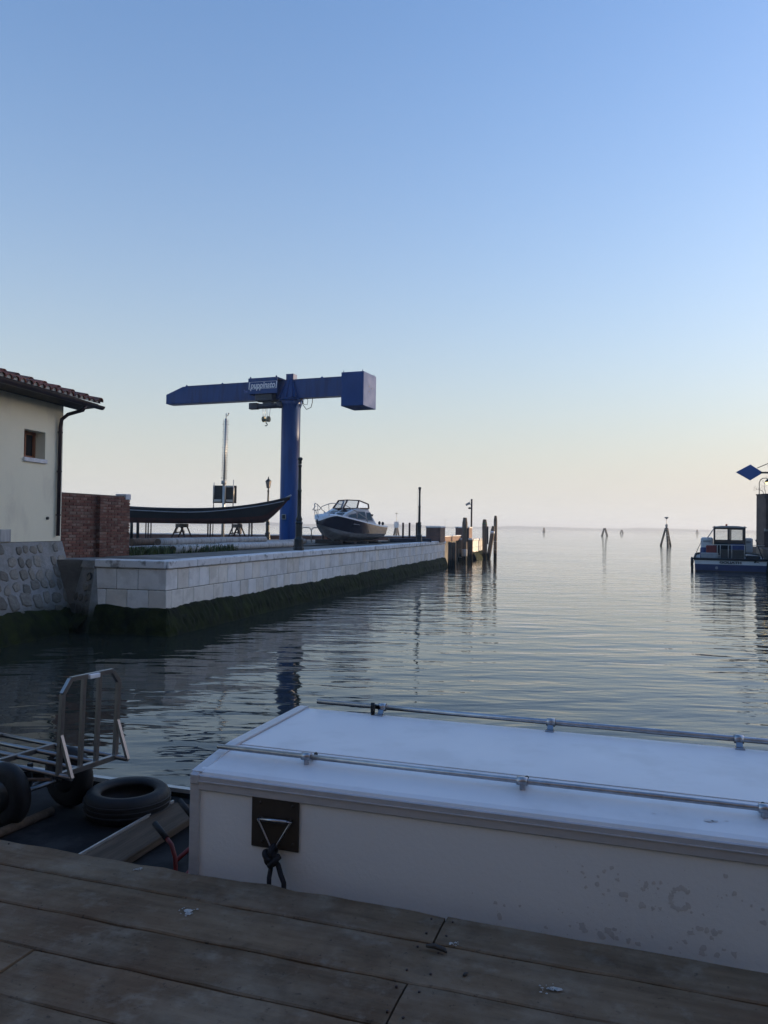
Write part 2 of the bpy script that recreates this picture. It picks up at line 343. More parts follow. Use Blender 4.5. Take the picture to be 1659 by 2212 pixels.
    def mesh(s, name, m, org=(0, 0, 0)):
        me = bpy.data.meshes.new(name); org = Vector(org)
        me.from_pydata([tuple(v - org) for v in s.v], [], s.f)
        me.polygons.foreach_set('use_smooth', s.sm)
        me.materials.append(MATS[m]); me.update()
        import bmesh
        bm = bmesh.new(); bm.from_mesh(me); bmesh.ops.recalc_face_normals(bm, faces=bm.faces); bm.to_mesh(me); bm.free()
        return me
    def build(s, name, m, parent=None, world=True):
        org = Vector((0, 0, 0))
        if parent is not None and world: org = base_of(parent)
        return link(name, s.mesh(name, m, org), parent)
def base_of(o):
    p = Vector(o.location)
    while o.parent: o = o.parent; p = p + Vector(o.location)
    return p
def link(name, me, parent=None, loc=None, rot=None, scale=None):
    o = bpy.data.objects.new(name, me); col.objects.link(o)
    if parent is not None: o.parent = parent
    if loc is not None: o.location = loc
    if rot is not None: o.rotation_mode = 'QUATERNION'; o.rotation_quaternion = rot
    if scale is not None: o.scale = scale
    return o
def thing(name, label, cat, loc=(0, 0, 0), rz=0., group=None):
    o = bpy.data.objects.new(name, None); col.objects.link(o); o.location = loc; o.rotation_euler = (0, 0, rz); o.empty_display_size = .2
    return tag(o, label, cat, group, 'thing')
def tag(o, label=None, cat=None, group=None, kind=None):
    if label: o['label'] = label
    if cat: o['category'] = cat
    if group: o['group'] = group
    if kind: o['kind'] = kind
    return o
def solo(mb, name, m, label, cat, loc, group=None):      # a thing that is one mesh, its origin at its base
    return tag(link(name, mb.mesh(name, m, loc), None, loc), label, cat, group)
def text_mesh(s, size, m, ext=.002, shear=0., bold=0.):
    cu = bpy.data.curves.new('t', 'FONT'); cu.body = s; cu.size = size; cu.extrude = ext; cu.shear = shear; cu.offset = bold
    cu.align_x = 'CENTER'; cu.align_y = 'CENTER'
    o = bpy.data.objects.new('t', cu); col.objects.link(o); bpy.context.view_layer.update()
    me = bpy.data.meshes.new_from_object(o.evaluated_get(bpy.context.evaluated_depsgraph_get()))
    bpy.data.objects.remove(o); me.materials.clear(); me.materials.append(MATS[m]); return me
def frame_quat(x, y, z): return Matrix((Vector(x), Vector(y), Vector(z))).transposed().to_quaternion()
Z = Vector((0, 0, 1))

# ================================================================== SETTING
Q, G = 1.62, 1.58                                     # coping top, quay ground
C = gp(361, 1212, Q); C.z = 0
E = gp(962, 1168, Q); E.z = 0
LQ = gp(206, 1208, Q); LQ.z = 0
WU = (E - C).normalized(); WN = Vector((WU.y, -WU.x, 0))   # along the quay wall, and out over the canal
def wl(y): return C + WU * ((y - C.y) / WU.y)
F0, F1 = wl(59.8), wl(65.5)
WLEN = (E - C).length

# water
wm = MB().grid([[(x, y, 0) for x in (-3000, 3000)] for y in (-3000, 3000)], False, True)
tag(wm.build('water', 'water'), kind='structure')
# far shore, low and hazy
fs = MB(); pts = []
random.seed(3)
for i in range(161):
    x = -2200 + i * 27.5; h = 4 + 3 * random.random() + 4 * math.sin(i * .21) ** 2
    pts.append((x, h))
rows = [[(x, 2500 + 90 * math.sin(x * .003), 0) for x, h in pts], [(x, 2500 + 90 * math.sin(x * .003), h) for x, h in pts], [(x, 2560 + 90 * math.sin(x * .003), h) for x, h in pts], [(x, 2700, 0) for x, h in pts]]
tag(fs.grid(rows).build('far_shore', 'far_land'), kind='structure')

# quay ground slab
INL = 2.3
inl0, inl1 = E - WN * INL, F0 - WN * INL
back = [Vector(p) for p in ((7.0, 66.0, 0), (5.6, 60.0, 0), (3.4, 51.2, 0), (-14, 45.2, 0), (-30, 42.5, 0))]
K = Vector((dp(131, 1168, 18.5).x, 18.5, 0))          # far corner of the house at the canal
ins = .27
dL = (C - LQ).normalized(); nL = Vector((dL.y, -dL.x, 0))
if nL.y > 0: nL = -nL
slab = [LQ - nL * ins, C - WN * ins - nL * ins * 1.2, E - WN * ins, inl0 - WN * .0, inl1, F0 - WN * ins + WU * .3, F1 - WN * ins] + back + [Vector((-30, 17.9, 0)), Vector((-8.2, 18.2, 0))]
def lift(p, z): return Vector((p.x, p.y, z))
tag(MB().prism([lift(p, -1.5) for p in slab], (0, 0, G + 1.5)).build('quay', 'ground'), kind='structure')

# ---- quay wall of pale blocks
def block_mesh(w, h, d, m, bev=.012):
    return MB().box((0, 0, 0), (w, d, h), None, bev).mesh('stone_block', m)
def wall_blocks(parent, p0, u, n, length, courses, m='istrian', cop=True, seed=1):
    rnd = random.Random(seed); org = base_of(parent); q = frame_quat(u, -n, Z)
    top = Q
    if cop:
        s = 0.
        while s < length - .05:
            w_ = min(rnd.choice((1.1, 1.3, 1.5, 1.7)), length - s)
            if length - s - w_ < .5: w_ = length - s
            me = block_mesh(w_ - .008, .175, .46, 'coping', .018)
            link('coping_stone', me, parent, p0 + u * (s + w_ / 2) - n * .19 + Z * (Q - .0875 + rnd.uniform(-.003, .003)) - org, q)
            s += w_
        top = Q - .182
    z = top
    for ci, (hh, wd, vis) in enumerate(courses):
        s = -(wd * .5 if ci % 2 else 0); meshes = {}
        while s < length - .02:
            a = max(s, 0); b_ = min(s + wd, length)
            if length - b_ < .12: b_ = length
            w_ = round(b_ - a, 3)
            mm = 'istrian_warm' if rnd.random() < (.62 if ci else .2) else m
            if (w_, mm) not in meshes: meshes[w_, mm] = block_mesh(w_ - .011, hh - .011, .24, mm)
            link('stone_block', meshes[w_, mm], parent, p0 + u * ((a + b_) / 2) - n * (.135 + rnd.uniform(-.004, .004)) + Z * (z - hh / 2) - org, q)
            s += wd
        z -= hh
def skirt(parent, p0, u, n, length, seed=1, a0=0., prot=.18, top=.60, lead=None):
    rnd = random.Random(seed); rows = []; path = []
    if lead:                                          # (start, along, out): an earlier stretch joined round the corner
        q0, u0, n0 = lead; l0 = (p0 - q0).length; k = int(l0 / .1)
        path += [(q0 + u0 * (l0 * i / k), n0) for i in range(k)]
        path += [(p0.copy(), (n0 * (1 - f) + n * f).normalized() * (1 + .3 * math.sin(f * math.pi))) for f in (.15, .35, .5, .65, .85)]
    k = max(2, int(length / .1))
    path += [(p0 + u * (a0 + (length - a0) * i / k), n) for i in range(k + 1)]
    ph = rnd.random() * 9
    for i, (p, nn_) in enumerate(path):
        s_ = i * .1; j = .02 * math.sin(s_ * 1.3 + ph) + .012 * math.sin(s_ * 4.1) + rnd.uniform(-.018, .018)
        pr = [(-.06, top + j), (.012, top - .005 + j), (.05 + rnd.uniform(-.01, .01), top - .06 + j), (prot * .55 + rnd.uniform(-.015, .015), top - .20 + rnd.uniform(-.02, .02)),
              (prot * .85 + rnd.uniform(-.02, .02), top - .34 + rnd.uniform(-.02, .02)), (prot + rnd.uniform(-.02, .02), .12 + rnd.uniform(-.02, .02)), (prot + .03, -.02), (prot + .1, -.8), (-.06, -.8)]
        rows.append([p + nn_ * a + Z * h for a, h in pr])
    return MB().grid(rows, False).build('weed_skirt', 'weed', parent)
qw = thing('quay_wall', 'long pale stone block quay wall running away along the canal, green weed at its foot', 'quay wall', lift(C, 0))
wall_blocks(qw, C, WU, WN, WLEN, ((.47, .5, 1), (.47, .5, 1)), seed=4)
MB().prism([lift(p, .3) for p in (C - WN * .262 - nL * .262, E - WN * .262, E - WN * .05, C - WN * .034 - nL * .034)], (0, 0, Q - .1 - .3)).build('joint_bed', 'joint', qw)
skirt(qw, C, WU, WN, WLEN, 2, .02, lead=(LQ - dL * .1, dL, nL))
qe = thing('quay_end_wall', 'short pale stone end wall of the quay between its corner and the rubble house base', 'quay wall', lift(LQ, 0))
wall_blocks(qe, LQ, dL, nL, (C - LQ).length - .03, ((.47, .52, 1), (.47, .52, 1)), seed=9)
MB().prism([lift(p, .3) for p in (LQ - nL * .262, C - nL * .262 - WN * .29, C - nL * .036 - WN * .29, LQ - nL * .036)], (0, 0, Q - .1 - .3)).build('joint_bed', 'joint', qe)
qf = thing('sunlit_quay_wall', 'sunlit end of the pale quay wall beyond the inlet, low sun on it', 'quay wall', lift(F0, 0))
wall_blocks(qf, F0, WU, WN, (F1 - F0).length, ((.47, .6, 1), (.47, .6, 1)), seed=14)
MB().prism([lift(p, .3) for p in (F0 - WN * .262, F1 - WN * .262, F1 - WN * .036, F0 - WN * .036)], (0, 0, Q - .1 - .3)).build('joint_bed', 'joint', qf)
skirt(qf, F0, WU, WN, (F1 - F0).length, 8, -.1, .3, .62)
# inlet lining (tan render) facing the camera
il = thing('inlet_wall', 'tan rendered wall at the far side of the small inlet in the quay', 'wall', lift(inl1, 0))
mat('tan_render', (.30, .22, .15), (.24, .18, .12), rough=.9, nscale=3); tide(MATS['tan_render'], .35, .65)
MB().box((inl1 + F0) / 2 - WU * .12 + Z * .55, ((inl1 - F0).length, .22, 2.1), frame_quat(WN, -WU * -1, Z).to_matrix(), .02).build('render_face', 'tan_render', il)
MB().box((inl1 + F0) / 2 - WU * .14 + Z * (Q - .04), ((inl1 - F0).length, .30, .16), frame_quat(WN, WU, Z).to_matrix(), .02).build('coping_stone', 'coping', il)
ld = MB()
pl = (F0 * .65 + inl1 * .35) - WU * .3
for s_ in (-.2, .2): ld.tube([pl + WN * s_ + Z * .2, pl + WN * s_ + Z * .85], .02, 6)
for z_ in (.22, .83): ld.tube([pl - WN * .2 + Z * z_, pl + WN * .2 + Z * z_], .02, 6)
ld.build('ladder_frame', 'galv', il)

# lagoon-side parapet
par = thing('lagoon_parapet', 'low red brick parapet with grey stone cap along the lagoon edge of the quay', 'parapet', back[-1])
pb = MB(); pc = MB(); line = [back[4], back[3], back[2], back[1], back[0]]
for a, b_ in zip(line, line[1:]):
    d_ = (b_ - a).normalized()
    pb.bar(a - Z * -(G + .06) - d_ * .1, b_ + Z * (G + .06) + d_ * .1, .3, .32)
pb.build('brick_course', 'brick_wall', par)
for a, b_ in zip(line, line[1:]):
    d_ = (b_ - a).normalized(); L_ = (b_ - a).length; n_ = max(1, int(L_ / 1.6)); q = frame_quat(d_, Z.cross(d_), Z); me = MB().box((0, 0, 0), (L_ / n_ - .015, .42, .07), None, .012).mesh('cap_stone', 'coping')
    for i in range(n_): link('cap_stone', me, par, a + d_ * (L_ * (i + .5) / n_) + Z * (G + .257) - base_of(par), q)

# ---- house on the left bank
HA = R(11)
hu = Vector((math.sin(HA), math.cos(HA), 0)); hn = Vector((hu.y, -hu.x, 0))
PB, ET = 2.0, 5.16
house = thing('canal_house', 'cream plastered canal house with tiled roof and one small window', 'house', lift(K, 0))
def hp(s, o, z): return K + hu * s + hn * o + Z * z      # along the wall, out from it, up
w0 = pp(52, 950, K, hn); w1 = pp(98, 950, K, hn)
ws0, ws1 = (w0 - K).dot(hu), (w1 - K).dot(hu); wz0, wz1 = 3.83, 4.44
hw = MB()
def quad(mb, a, b_, c_, d_): mb.add([a, b_, c_, d_], [(0, 1, 2, 3)])
for (s0, s1, z0, z1) in ((-9, ws0, PB, ET), (ws1, 0, PB, ET), (ws0, ws1, PB, wz0), (ws0, ws1, wz1, ET)):
    quad(hw, hp(s0, 0, z0), hp(s1, 0, z0), hp(s1, 0, z1), hp(s0, 0, z1))
RV = -.30
for a, b_ in (((ws0, wz0), (ws1, wz0)), ((ws1, wz0), (ws1, wz1)), ((ws1, wz1), (ws0, wz1)), ((ws0, wz1), (ws0, wz0))):
    quad(hw, hp(a[0], 0, a[1]), hp(b_[0], 0, b_[1]), hp(b_[0], RV, b_[1]), hp(a[0], RV, a[1]))
quad(hw, hp(0, 0, PB), hp(0, -7, PB), hp(0, -7, ET + 2.0), hp(0, 0, ET))
quad(hw, hp(-9, 0, PB), hp(-9, -7, PB), hp(-9, -7, ET + 2.0), hp(-9, 0, ET))
quad(hw, hp(-9, -7, PB), hp(0, -7, PB), hp(0, -7, ET + 2.0), hp(-9, -7, ET + 2.0))
hw.build('wall', 'plaster', house)
win = MB().bar(hp(ws0, RV + .03, wz0 + .035), hp(ws1, RV + .03, wz0 + .035), .06, .07)
win.bar(hp(ws0, RV + .03, wz1 - .035), hp(ws1, RV + .03, wz1 - .035), .06, .07)
for s_ in (ws0 + .035, (ws0 + ws1) / 2, ws1 - .035): win.bar(hp(s_, RV + .03, wz0 + .07), hp(s_, RV + .03, wz1 - .07), .07, .06)
wf = win.build('window_frame', 'window_wood', house)
for s0, s1 in ((ws0 + .07, (ws0 + ws1) / 2 - .035), ((ws0 + ws1) / 2 + .035, ws1 - .07)):
    MB().box(hp((s0 + s1) / 2, RV + .02, (wz0 + wz1) / 2), (s1 - s0, .01, wz1 - wz0 - .14), frame_quat(hu, hn, Z).to_matrix()).build('pane', 'glass_dark', wf, True)
MB().box(hp((ws0 + ws1) / 2, -.10, wz0 - .045), (ws1 - ws0 + .06, .30, .09), frame_quat(hu, hn, Z).to_matrix(), .006).build('window_sill', 'white_sill', house)
MB().tube([hp(-.55, .0, 2.52), hp(-.55, .04, 2.52)], .035, 8).build('vent', 'iron_dark', house)
MB().box(hp(-1.98, .012, 2.14), (.34, .03, .26), frame_quat(hu, hn, Z).to_matrix(), .008).build('stone_plaque', 'grey_wood', house)
# roof
SL = .29; OV, OE = .52, .62                          # pitch, overhang at the eave and at the end
def rp(s, o, dz=0.): return hp(s, o, ET + .04 + (OV - o) * SL + dz)
rs = MB()
a, b_, c_, d_ = rp(-9, OV), rp(OE, OV), rp(OE, -6.4), rp(-9, -6.4)
rs.prism([a, b_, c_, d_], (0, 0, .07)); rs.build('roof_deck', 'darkwood', house)
slope = (rp(0, OV) - rp(0, OV - 1)).normalized()      # downhill
up_ = hu.cross(slope); up_ = up_ if up_.z > 0 else -up_
tq = frame_quat(slope, Z.cross(slope).normalized(), slope.cross(Z.cross(slope).normalized()))
def tile_mesh(Lt=.44, r0=.085, r1=.105, seg=7, th=.014):
    mb = MB(); ro = []
    for x, r in ((-Lt / 2, r0), (Lt / 2, r1)):
        for rr in (r, r - th):
            ro.append([Vector((x, rr * math.cos(math.pi * k / seg), rr * math.sin(math.pi * k / seg) * .8)) for k in range(seg + 1)])
    mb.grid([ro[0], ro[2]]); mb.grid([ro[1], ro[3]]); mb.grid([ro[2], ro[3]], False); mb.grid([ro[0], ro[1]], False)
    return mb.mesh('roof_tile', 'tile')
tm = tile_mesh(); fill = MB().prism([(0, .085 * math.cos(math.pi * k / 8), .07 * math.sin(math.pi * k / 8)) for k in range(9)], (.03, 0, 0)).mesh('mortar_fill', 'limewhite')
rnd = random.Random(5); tcount = 0; extra = MB()
hb = base_of(house)
ncol = 26; pitch_ = .215
for ci in range(ncol):
    s_ = OE - .09 - ci * pitch_
    for ri in range(11):
        o_ = OV + .04 - .22 - ri * .375
        p = rp(s_, o_, .085 + .006 * (ri % 2)) + Vector((rnd.uniform(-.008, .008), rnd.uniform(-.008, .008), 0))
        tilt = Quaternion((0, 1, 0), -.045 + rnd.uniform(-.012, .012)) @ Quaternion((0, 0, 1), rnd.uniform(-.02, .02))
        if tcount < 286: link('roof_tile', tm, house, p - hb, tq @ tilt); tcount += 1
    link('mortar_fill', fill, house, rp(s_, OV - .03, .085) - hb, tq)
# end verge: one more column of tall tiles stepping up, then gutter and pipes
for ri in range(11):
    o_ = OV + .02 - .22 - ri * .375
    link('verge_tile', tm, house, rp(OE + .03, o_, .125) - hb, tq @ Quaternion((0, 1, 0), -.07), (1.1, 1.15, 1.2))
gut = MB(); ro = []
for s_ in (-9, OE + .04):
    for r_ in (.085, .078): ro.append([hp(s_, OV + .07 + r_ * math.cos(math.pi + math.pi * k / 8), ET + .055 + r_ * math.sin(math.pi + math.pi * k / 8)) for k in range(9)])
gut.grid([ro[0], ro[2]]).grid([ro[1], ro[3]]).grid([ro[2], ro[3]], False).add(ro[3], [tuple(range(9))], False)
gut.build('gutter', 'copper', house)
soff = MB().prism([hp(-9, .01, ET - .03), hp(OE - .02, .01, ET - .03), hp(OE - .02, OV, ET + .02), hp(-9, OV, ET + .02)], (0, 0, .03))
soff.prism([hp(.01, .0, ET - .03), hp(OE - .02, .0, ET - .03), hp(OE - .02, -6.4, ET + 2.1), hp(.01, -6.4, ET + 2.1)], (0, 0, .03)); soff.build('soffit', 'darkwood', house)
dpipe = [hp(-.02, OV + .06, ET - .01), hp(-.06, OV + .02, ET - .13), hp(-.16, .22, ET - .24), hp(-.2, .09, ET - .36), hp(-.21, .065, ET - .55), hp(-.21, .065, 2.12)]
MB().tube(dpipe, .042, 12).build('downpipe', 'copper', house)
for z_ in (2.6, 3.6, 4.5): MB().lathe(hp(-.21, .065, z_), [(.058, -.015), (.058, .015)], 12).build('pipe_clip', 'copper', house)

# ---- rubble base below the house
BAT = .30
def bp_(s, z, o=0.): return hp(s, (PB - z) * BAT + o, z)
base = thing('house_base', 'battered rubble stone base below the cream house, dark weed at the waterline', 'stone wall', lift(K + hn * .4, 0))
mb = MB(); nb = Vector(hn + Z * BAT).normalized(); bv = (Z - hn * BAT).normalized()
prof = [bp_(-9, -1.0), bp_(.12, -1.0), bp_(.05, PB - .01), bp_(-9, PB - .01)]
mb.prism(prof, -hn * 1.2); mb.build('mortar_face', 'mortar', base)
def stone_variants(n=7, seed=2):
    out = []; rn = random.Random(seed)
    for k in range(n):
        m_ = 7; ang = [2 * math.pi * (i + rn.uniform(-.25, .25)) / m_ for i in range(m_)]
        rr = [.5 * rn.uniform(.80, 1.14) for _ in ang]
        def ring(f, d): return [Vector((r * f * math.copysign(abs(math.cos(a)) ** .7, math.cos(a)), r * f * math.copysign(abs(math.sin(a)) ** .7, math.sin(a)), d)) for a, r in zip(ang, rr)]
        vs = ring(1, -.4) + ring(1, .25) + ring(.86, .8) + [Vector((rn.uniform(-.1, .1), rn.uniform(-.1, .1), 1.0 + rn.uniform(-.1, .2)))]
        fs = [tuple(range(m_))[::-1]]
        for i in range(2): fs += [(i * m_ + j, i * m_ + (j + 1) % m_, (i + 1) * m_ + (j + 1) % m_, (i + 1) * m_ + j) for j in range(m_)]
        fs += [(2 * m_ + j, 2 * m_ + (j + 1) % m_, 3 * m_) for j in range(m_)]
        out.append(MB().add(vs, fs).mesh('rubble_stone', 'rubble'))
    return out
SV = stone_variants(); rn = random.Random(8); bb = base_of(base)
q = frame_quat(hu, bv, nb)
z = .02; row = 0
while z < PB - .14:
    hh = rn.uniform(.20, .27) if z > .9 else rn.uniform(.26, .34)
    s = -3.4 + rn.uniform(0, .2)
    while s < -.05:
        wd = rn.uniform(.22, .38) * (1.2 if z < .9 else .9)
        if s + wd > .03: wd = max(.16, .02 - s)
        p = bp_(s + wd / 2, z + hh / 2 + rn.uniform(-.05, .05), .0); hx = hh * rn.uniform(.8, 1.2)
        if rn.random() > (.04 if z < 1.35 else .30):
            link('rubble_stone', rn.choice(SV), base, p - bb, q @ Quaternion((0, 0, 1), rn.choice((0, math.pi)) + rn.uniform(-.35, .35)), (wd * rn.uniform(.85, 1.08), hx, rn.uniform(.018, .034)))
        s += wd + .025
    z += hh + .025; row += 1
skw = MB(); rows = []
for i in range(60):
    s = -9 + 9.25 * i / 59; j = rn.uniform(-.02, .02) + .03 * math.sin(s * 2)
    rows.append([bp_(s, .58 + j, -.03), bp_(s, .5 + j, .05), bp_(s, .3 + j, .10 + rn.uniform(0, .06)), bp_(s, .05, .14 + rn.uniform(0, .07)), bp_(s, -.8, .2), bp_(s, -.8, -.1)])
skw.grid(rows).build('weed_skirt', 'weed', base)
# low rubble wall joining house base to quay
r0 = K + hu * .1 + hn * .12; r1 = LQ + dL * .02; ru = (r1 - r0).normalized(); rnn = Vector((ru.y, -ru.x, 0))
if rnn.y > 0: rnn = -rnn
rub = thing('rubble_wall', 'low rubble stone wall with a drain hole between house base and pale quay', 'stone wall', lift(r0, 0))
rl = (r1 - r0).length
RB = .16
def rpp(s, z, o=0.): return r0 + ru * s + rnn * (o + (Q - z) * RB) + Z * z
MB().prism([rpp(-.3, -.9), rpp(rl + .12, -.9), rpp(rl, Q - .2), rpp(-.3, Q - .2)], -rnn * .8).build('mortar_face', 'mortar', rub)
MB().prism([rpp(-.25, Q - .197, .03), rpp(rl - .01, Q - .197, .03), rpp(rl - .01, Q - .03, .02), rpp(-.25, Q - .03, .02)], -rnn * .7).build('ledge', 'mortar', rub)
rb = base_of(rub); q2 = frame_quat(ru, (Z - rnn * RB).normalized(), (rnn + Z * RB).normalized())
z = .1
while z < Q - .42:
    hh = rn.uniform(.2, .27); s = -.1
    while s < rl - .1:
        wd = min(rn.uniform(.18, .34), rl - s)
        if rn.random() > .12: link('rubble_stone', rn.choice(SV), rub, rpp(s + wd / 2, z + hh / 2) - rb, q2 @ Quaternion((0, 0, 1), rn.uniform(-.2, .2)), (wd * .88, hh * .86, .03))
        s += wd + .02
    z += hh + .02
hole = rpp(rl - .12, Q - .38, 0)
MB().lathe(hole, [(.085, -.02), (.085, .03), (.062, .032), (.06, -.02)], 14, rnn).build('drain_pipe', 'iron_dark', rub)
MB().lathe(hole, [(.0605, -.015), (.0605, .006)], 12, rnn).build('bore_shade', 'cable', rub)  # black disc in the pipe mouth, shade of the bore put into its colour
skirt(rub, r0 - ru * .1, ru, rnn, rl + .15, 6, 0., .46, .55)

# ---- brick garden wall
B0 = K + hn * -.12 + hu * .05; B1 = gp(279, 1200, G); B1.z = 0
bu = (B1 - B0).normalized(); bn = Vector((bu.y, -bu.x, 0)); bl = (B1 - B0).length
BT = 3.17
bw = thing('brick_wall', 'old red brick garden wall with a pilaster beside the cream house', 'brick wall', lift(B0, G))
MB().box(B0 + bu * bl / 2 - bn * .17 + Z * (G + BT - .03) / 2, (bl - .02, .28, BT - G - .03), frame_quat(bu, -bn, Z).to_matrix()).build('mortar_core', 'brickmortar', bw)
bo = base_of(bw); bq = frame_quat(bu, -bn, Z); me1 = MB().box((0, 0, 0), (.238, .115, .058), None, .006).mesh('brick', 'brick'); me2 = MB().box((0, 0, 0), (.118, .115, .058), None, .006).mesh('brick', 'brick')
nc = int((BT - G) / .07); ps = bl * .50
for ci in range(nc):
    s = -.125 * (ci % 2); zc = G + .03 + ci * .07
    while s < bl - .05:
        a, b_ = max(s, 0), min(s + .25, bl); me = me1 if b_ - a > .2 else me2
        link('brick', me, bw, B0 + bu * ((a + b_) / 2) - bn * (.058 + rn.uniform(0, .008)) + Z * zc - bo, bq)
        s += .25
    if ci < nc:
        s0_ = ps + (.0 if ci % 2 else .06)
        link('brick', me1, bw, B0 + bu * (ps + .125) + bn * (.06 + rn.uniform(-.004, .004)) + Z * zc - bo, bq)
MB().box(B1 - bu * .10 - bn * .15 + Z * (BT - .05), (.21, .34, .15), frame_quat(bu, -bn, Z).to_matrix(), .01).build('corner_stone', 'white_sill', bw)

# ---- right bank
bank = [(12, -6), (16.5, 30.5), (23.25, 48), (26.95, 57.6), (27.2, 60), (60, 60), (60, -6)]
tag(MB().prism([(x, y, -1.5) for x, y in bank], (0, 0, 1.5 + 1.35)).build('right_quay', 'brick_old'), kind='structure')
PY = 57.0
px0 = dp(1634, 1100, PY + 1.2).x; PT = 2.45 + 80.5 * PY / F
pier = thing('brick_pier', 'old brick wall end with a niche of painted shade at the right bank, weeds on top', 'brick wall', (px0 + .9, PY + .6, 1.35))
MB().box((px0 + .87, PY + .6, (1.2 + PT) / 2), (1.74, 1.2, PT - 1.2)).build('brick_face', 'brick_old', pier)
MB().box((px0 + .85, PY + .6, PT + .04), (1.76, 1.3, .08), None, .01).build('cap', 'brick_old', pier)
MB().box((px0 + .15, PY - .1, 3.75), (.3, .24, 2.2)).build('buttress', 'brick_old', pier)
MB().box((px0 + .52, PY - .015, 3.75), (.42, .03, 1.85)).build('niche_shade', 'cable', pier)  # near-black slab on the brick face, its colour stands in for a niche's shade
MB().box((px0 + .45, PY - .1, 2.6), (.92, .2, .2), None, .01).build('ledge', 'mortar', pier)
# tall house behind the right bank (its long shadow lies over canal and quay)
rh = thing('right_bank_house', 'tall brick house set back on the right bank behind the brick wall end', 'house', (34, 28, 1.35))
MB().box((36.5, 27.25, 5.5), (16, 61.5, 8.3)).build('wall', 'brick_house', rh)
MB().prism([(28.2, -3.9, 9.66), (44.8, -3.9, 9.66), (36.5, -3.9, 12.3)], (0, 62.2, 0)).build('roof', 'tile', rh)
for i in range(11):
    for zz in (4.0, 7.4):
        MB().box((28.49, 1.2 + i * 5.1, zz), (.06, 1.1, 1.7), None, .01).build('window', 'glass_dark', rh)

# the row behind the landing stage (it keeps the sky off everything that faces it)
tag(MB().prism([(-40, -30, -1.5), (12.5, -30, -1.5), (12.5, -2.2, -1.5), (-40, -2.2, -1.5)], (0, 0, 2.45)).build('fondamenta', 'ground'), kind='structure')
wfh = thing('waterfront_house', 'long ochre plastered house front on the near bank behind the landing stage', 'house', (-10, -8, .95))
mat('ochre', (.54, .44, .34), (.46, .37, .28), rough=.9, nscale=1.2, stain=(.2, .14, .1), sscale=.8, samt=.5)
MB().box((-10, -10.5, 6.4), (42, 10, 11.2)).build('wall', 'ochre', wfh)
MB().prism([(-31.4, -4.9, 11.95), (-31.4, -16.1, 11.95), (-31.4, -10.5, 14.4)], (42.8, 0, 0)).build('roof', 'tile', wfh)
for i in range(9):
    for zz in (3.0, 6.4, 9.6): MB().box((-28.5 + i * 4.6, -5.48, zz), (1.1, .06, 1.7), None, .01).build('window', 'glass_dark', wfh)

# ================================================================== CRANE
P0 = Vector((dp(624, 1165, 41).x, 41, 0))
CA = R(-22); ca = Vector((math.cos(CA), math.sin(CA), 0)); cn = Vector((ca.y, -ca.x, 0))   # along the arm (to the right), towards the camera
if cn.y > 0: cn = -cn
cq = frame_quat(ca, -cn, Z); cmx = cq.to_matrix()
crane = thing('jib_crane', 'tall blue jib crane with a long arm and box counterweight on the quay', 'crane', lift(P0, G))
def cp(t, w_, z): return P0 + ca * t + cn * w_ + Z * z
MB().lathe(lift(P0, 0), [(.62, G - .02), (.62, G + .05), (.49, G + .06), (.49, 8.55), (.52, 8.6), (.60, 8.83)], 40).build('column', 'crane_blue', crane)
fl = MB().lathe(lift(P0, 0), [(.62, 8.83), (.64, 8.84), (.64, 8.93), (.62, 8.945)], 40)
for k in range(14):
    a = 2 * math.pi * k / 14; dv = Vector((math.cos(a), math.sin(a), 0))
    fl.prism([P0 + dv * .49 + Z * 8.45, P0 + dv * .62 + Z * 8.83, P0 + dv * .49 + Z * 8.83], dv.cross(Z) * .02)
fl.build('slewing_flange', 'crane_blue', crane)
arm = MB(); zb, zt = 8.97, 9.90
arm.prism([cp(-7.69, .2, zb + .03), cp(3.25, .2, zb), cp(3.25, .2, zt), cp(-6.59, .2, zt), cp(-7.69, .2, 9.51)], -cn * .4)
jib = arm.build('arm', 'crane_blue', crane)
MB().box(cp(-2.2, 0, zb - .012), (10.6, .46, .025), cmx).build('bottom_flange', 'crane_blue', jib)
MB().box(cp(-1.6, 0, zt + .012), (9.6, .44, .02), cmx).build('top_flange', 'crane_blue', jib)
for t_ in (-6.5, -4.2, 1.75): MB().lathe(cp(t_, 0, zt + .05), [(.03, -.03), (.075, 0), (.03, .03)], 10, cn).build('lifting_eye', 'crane_blue', jib)
col_ = MB()
h0, h1 = .50, .24
b4 = [cp(-h0, h0 + .02, zb), cp(h0, h0 + .02, zb), cp(h0, -h0 - .02, zb), cp(-h0, -h0 - .02, zb)]
t4 = [cp(-h1, h1, zt - .02), cp(h1, h1, zt - .02), cp(h1, -h1, zt - .02), cp(-h1, -h1, zt - .02)]
col_.add(b4 + t4, [(0, 1, 5, 4), (1, 2, 6, 5), (2, 3, 7, 6), (3, 0, 4, 7), (4, 5, 6, 7), (3, 2, 1, 0)])
for t_ in (-.36, .0, .36):
    col_.prism([cp(t_, h0 + .14, zb), cp(t_ * .5, h1 + .04, zt - .03), cp(t_ * .5, h1 - .03, zt - .03), cp(t_, h0 - .02, zb)], ca * .025)
col_.build('tapered_collar', 'crane_blue', crane)
MB().box(cp(0, .0, 10.06), (.42, .42, .33), cmx, .01).build('mast_stub', 'crane_blue', crane)
wt = MB().box(cp(3.81, 0, 9.165), (1.2, 1.6, 1.67), cmx, .015).build('counterweight', 'crane_weight', crane)
for t_, w_ in ((3.3, .72), (4.32, .72), (4.32, -.72)): MB().lathe(cp(t_, w_, 10.05), [(.015, -.015), (.05, 0), (.015, .015)], 8, ca).build('lifting_eye', 'crane_weight', wt)
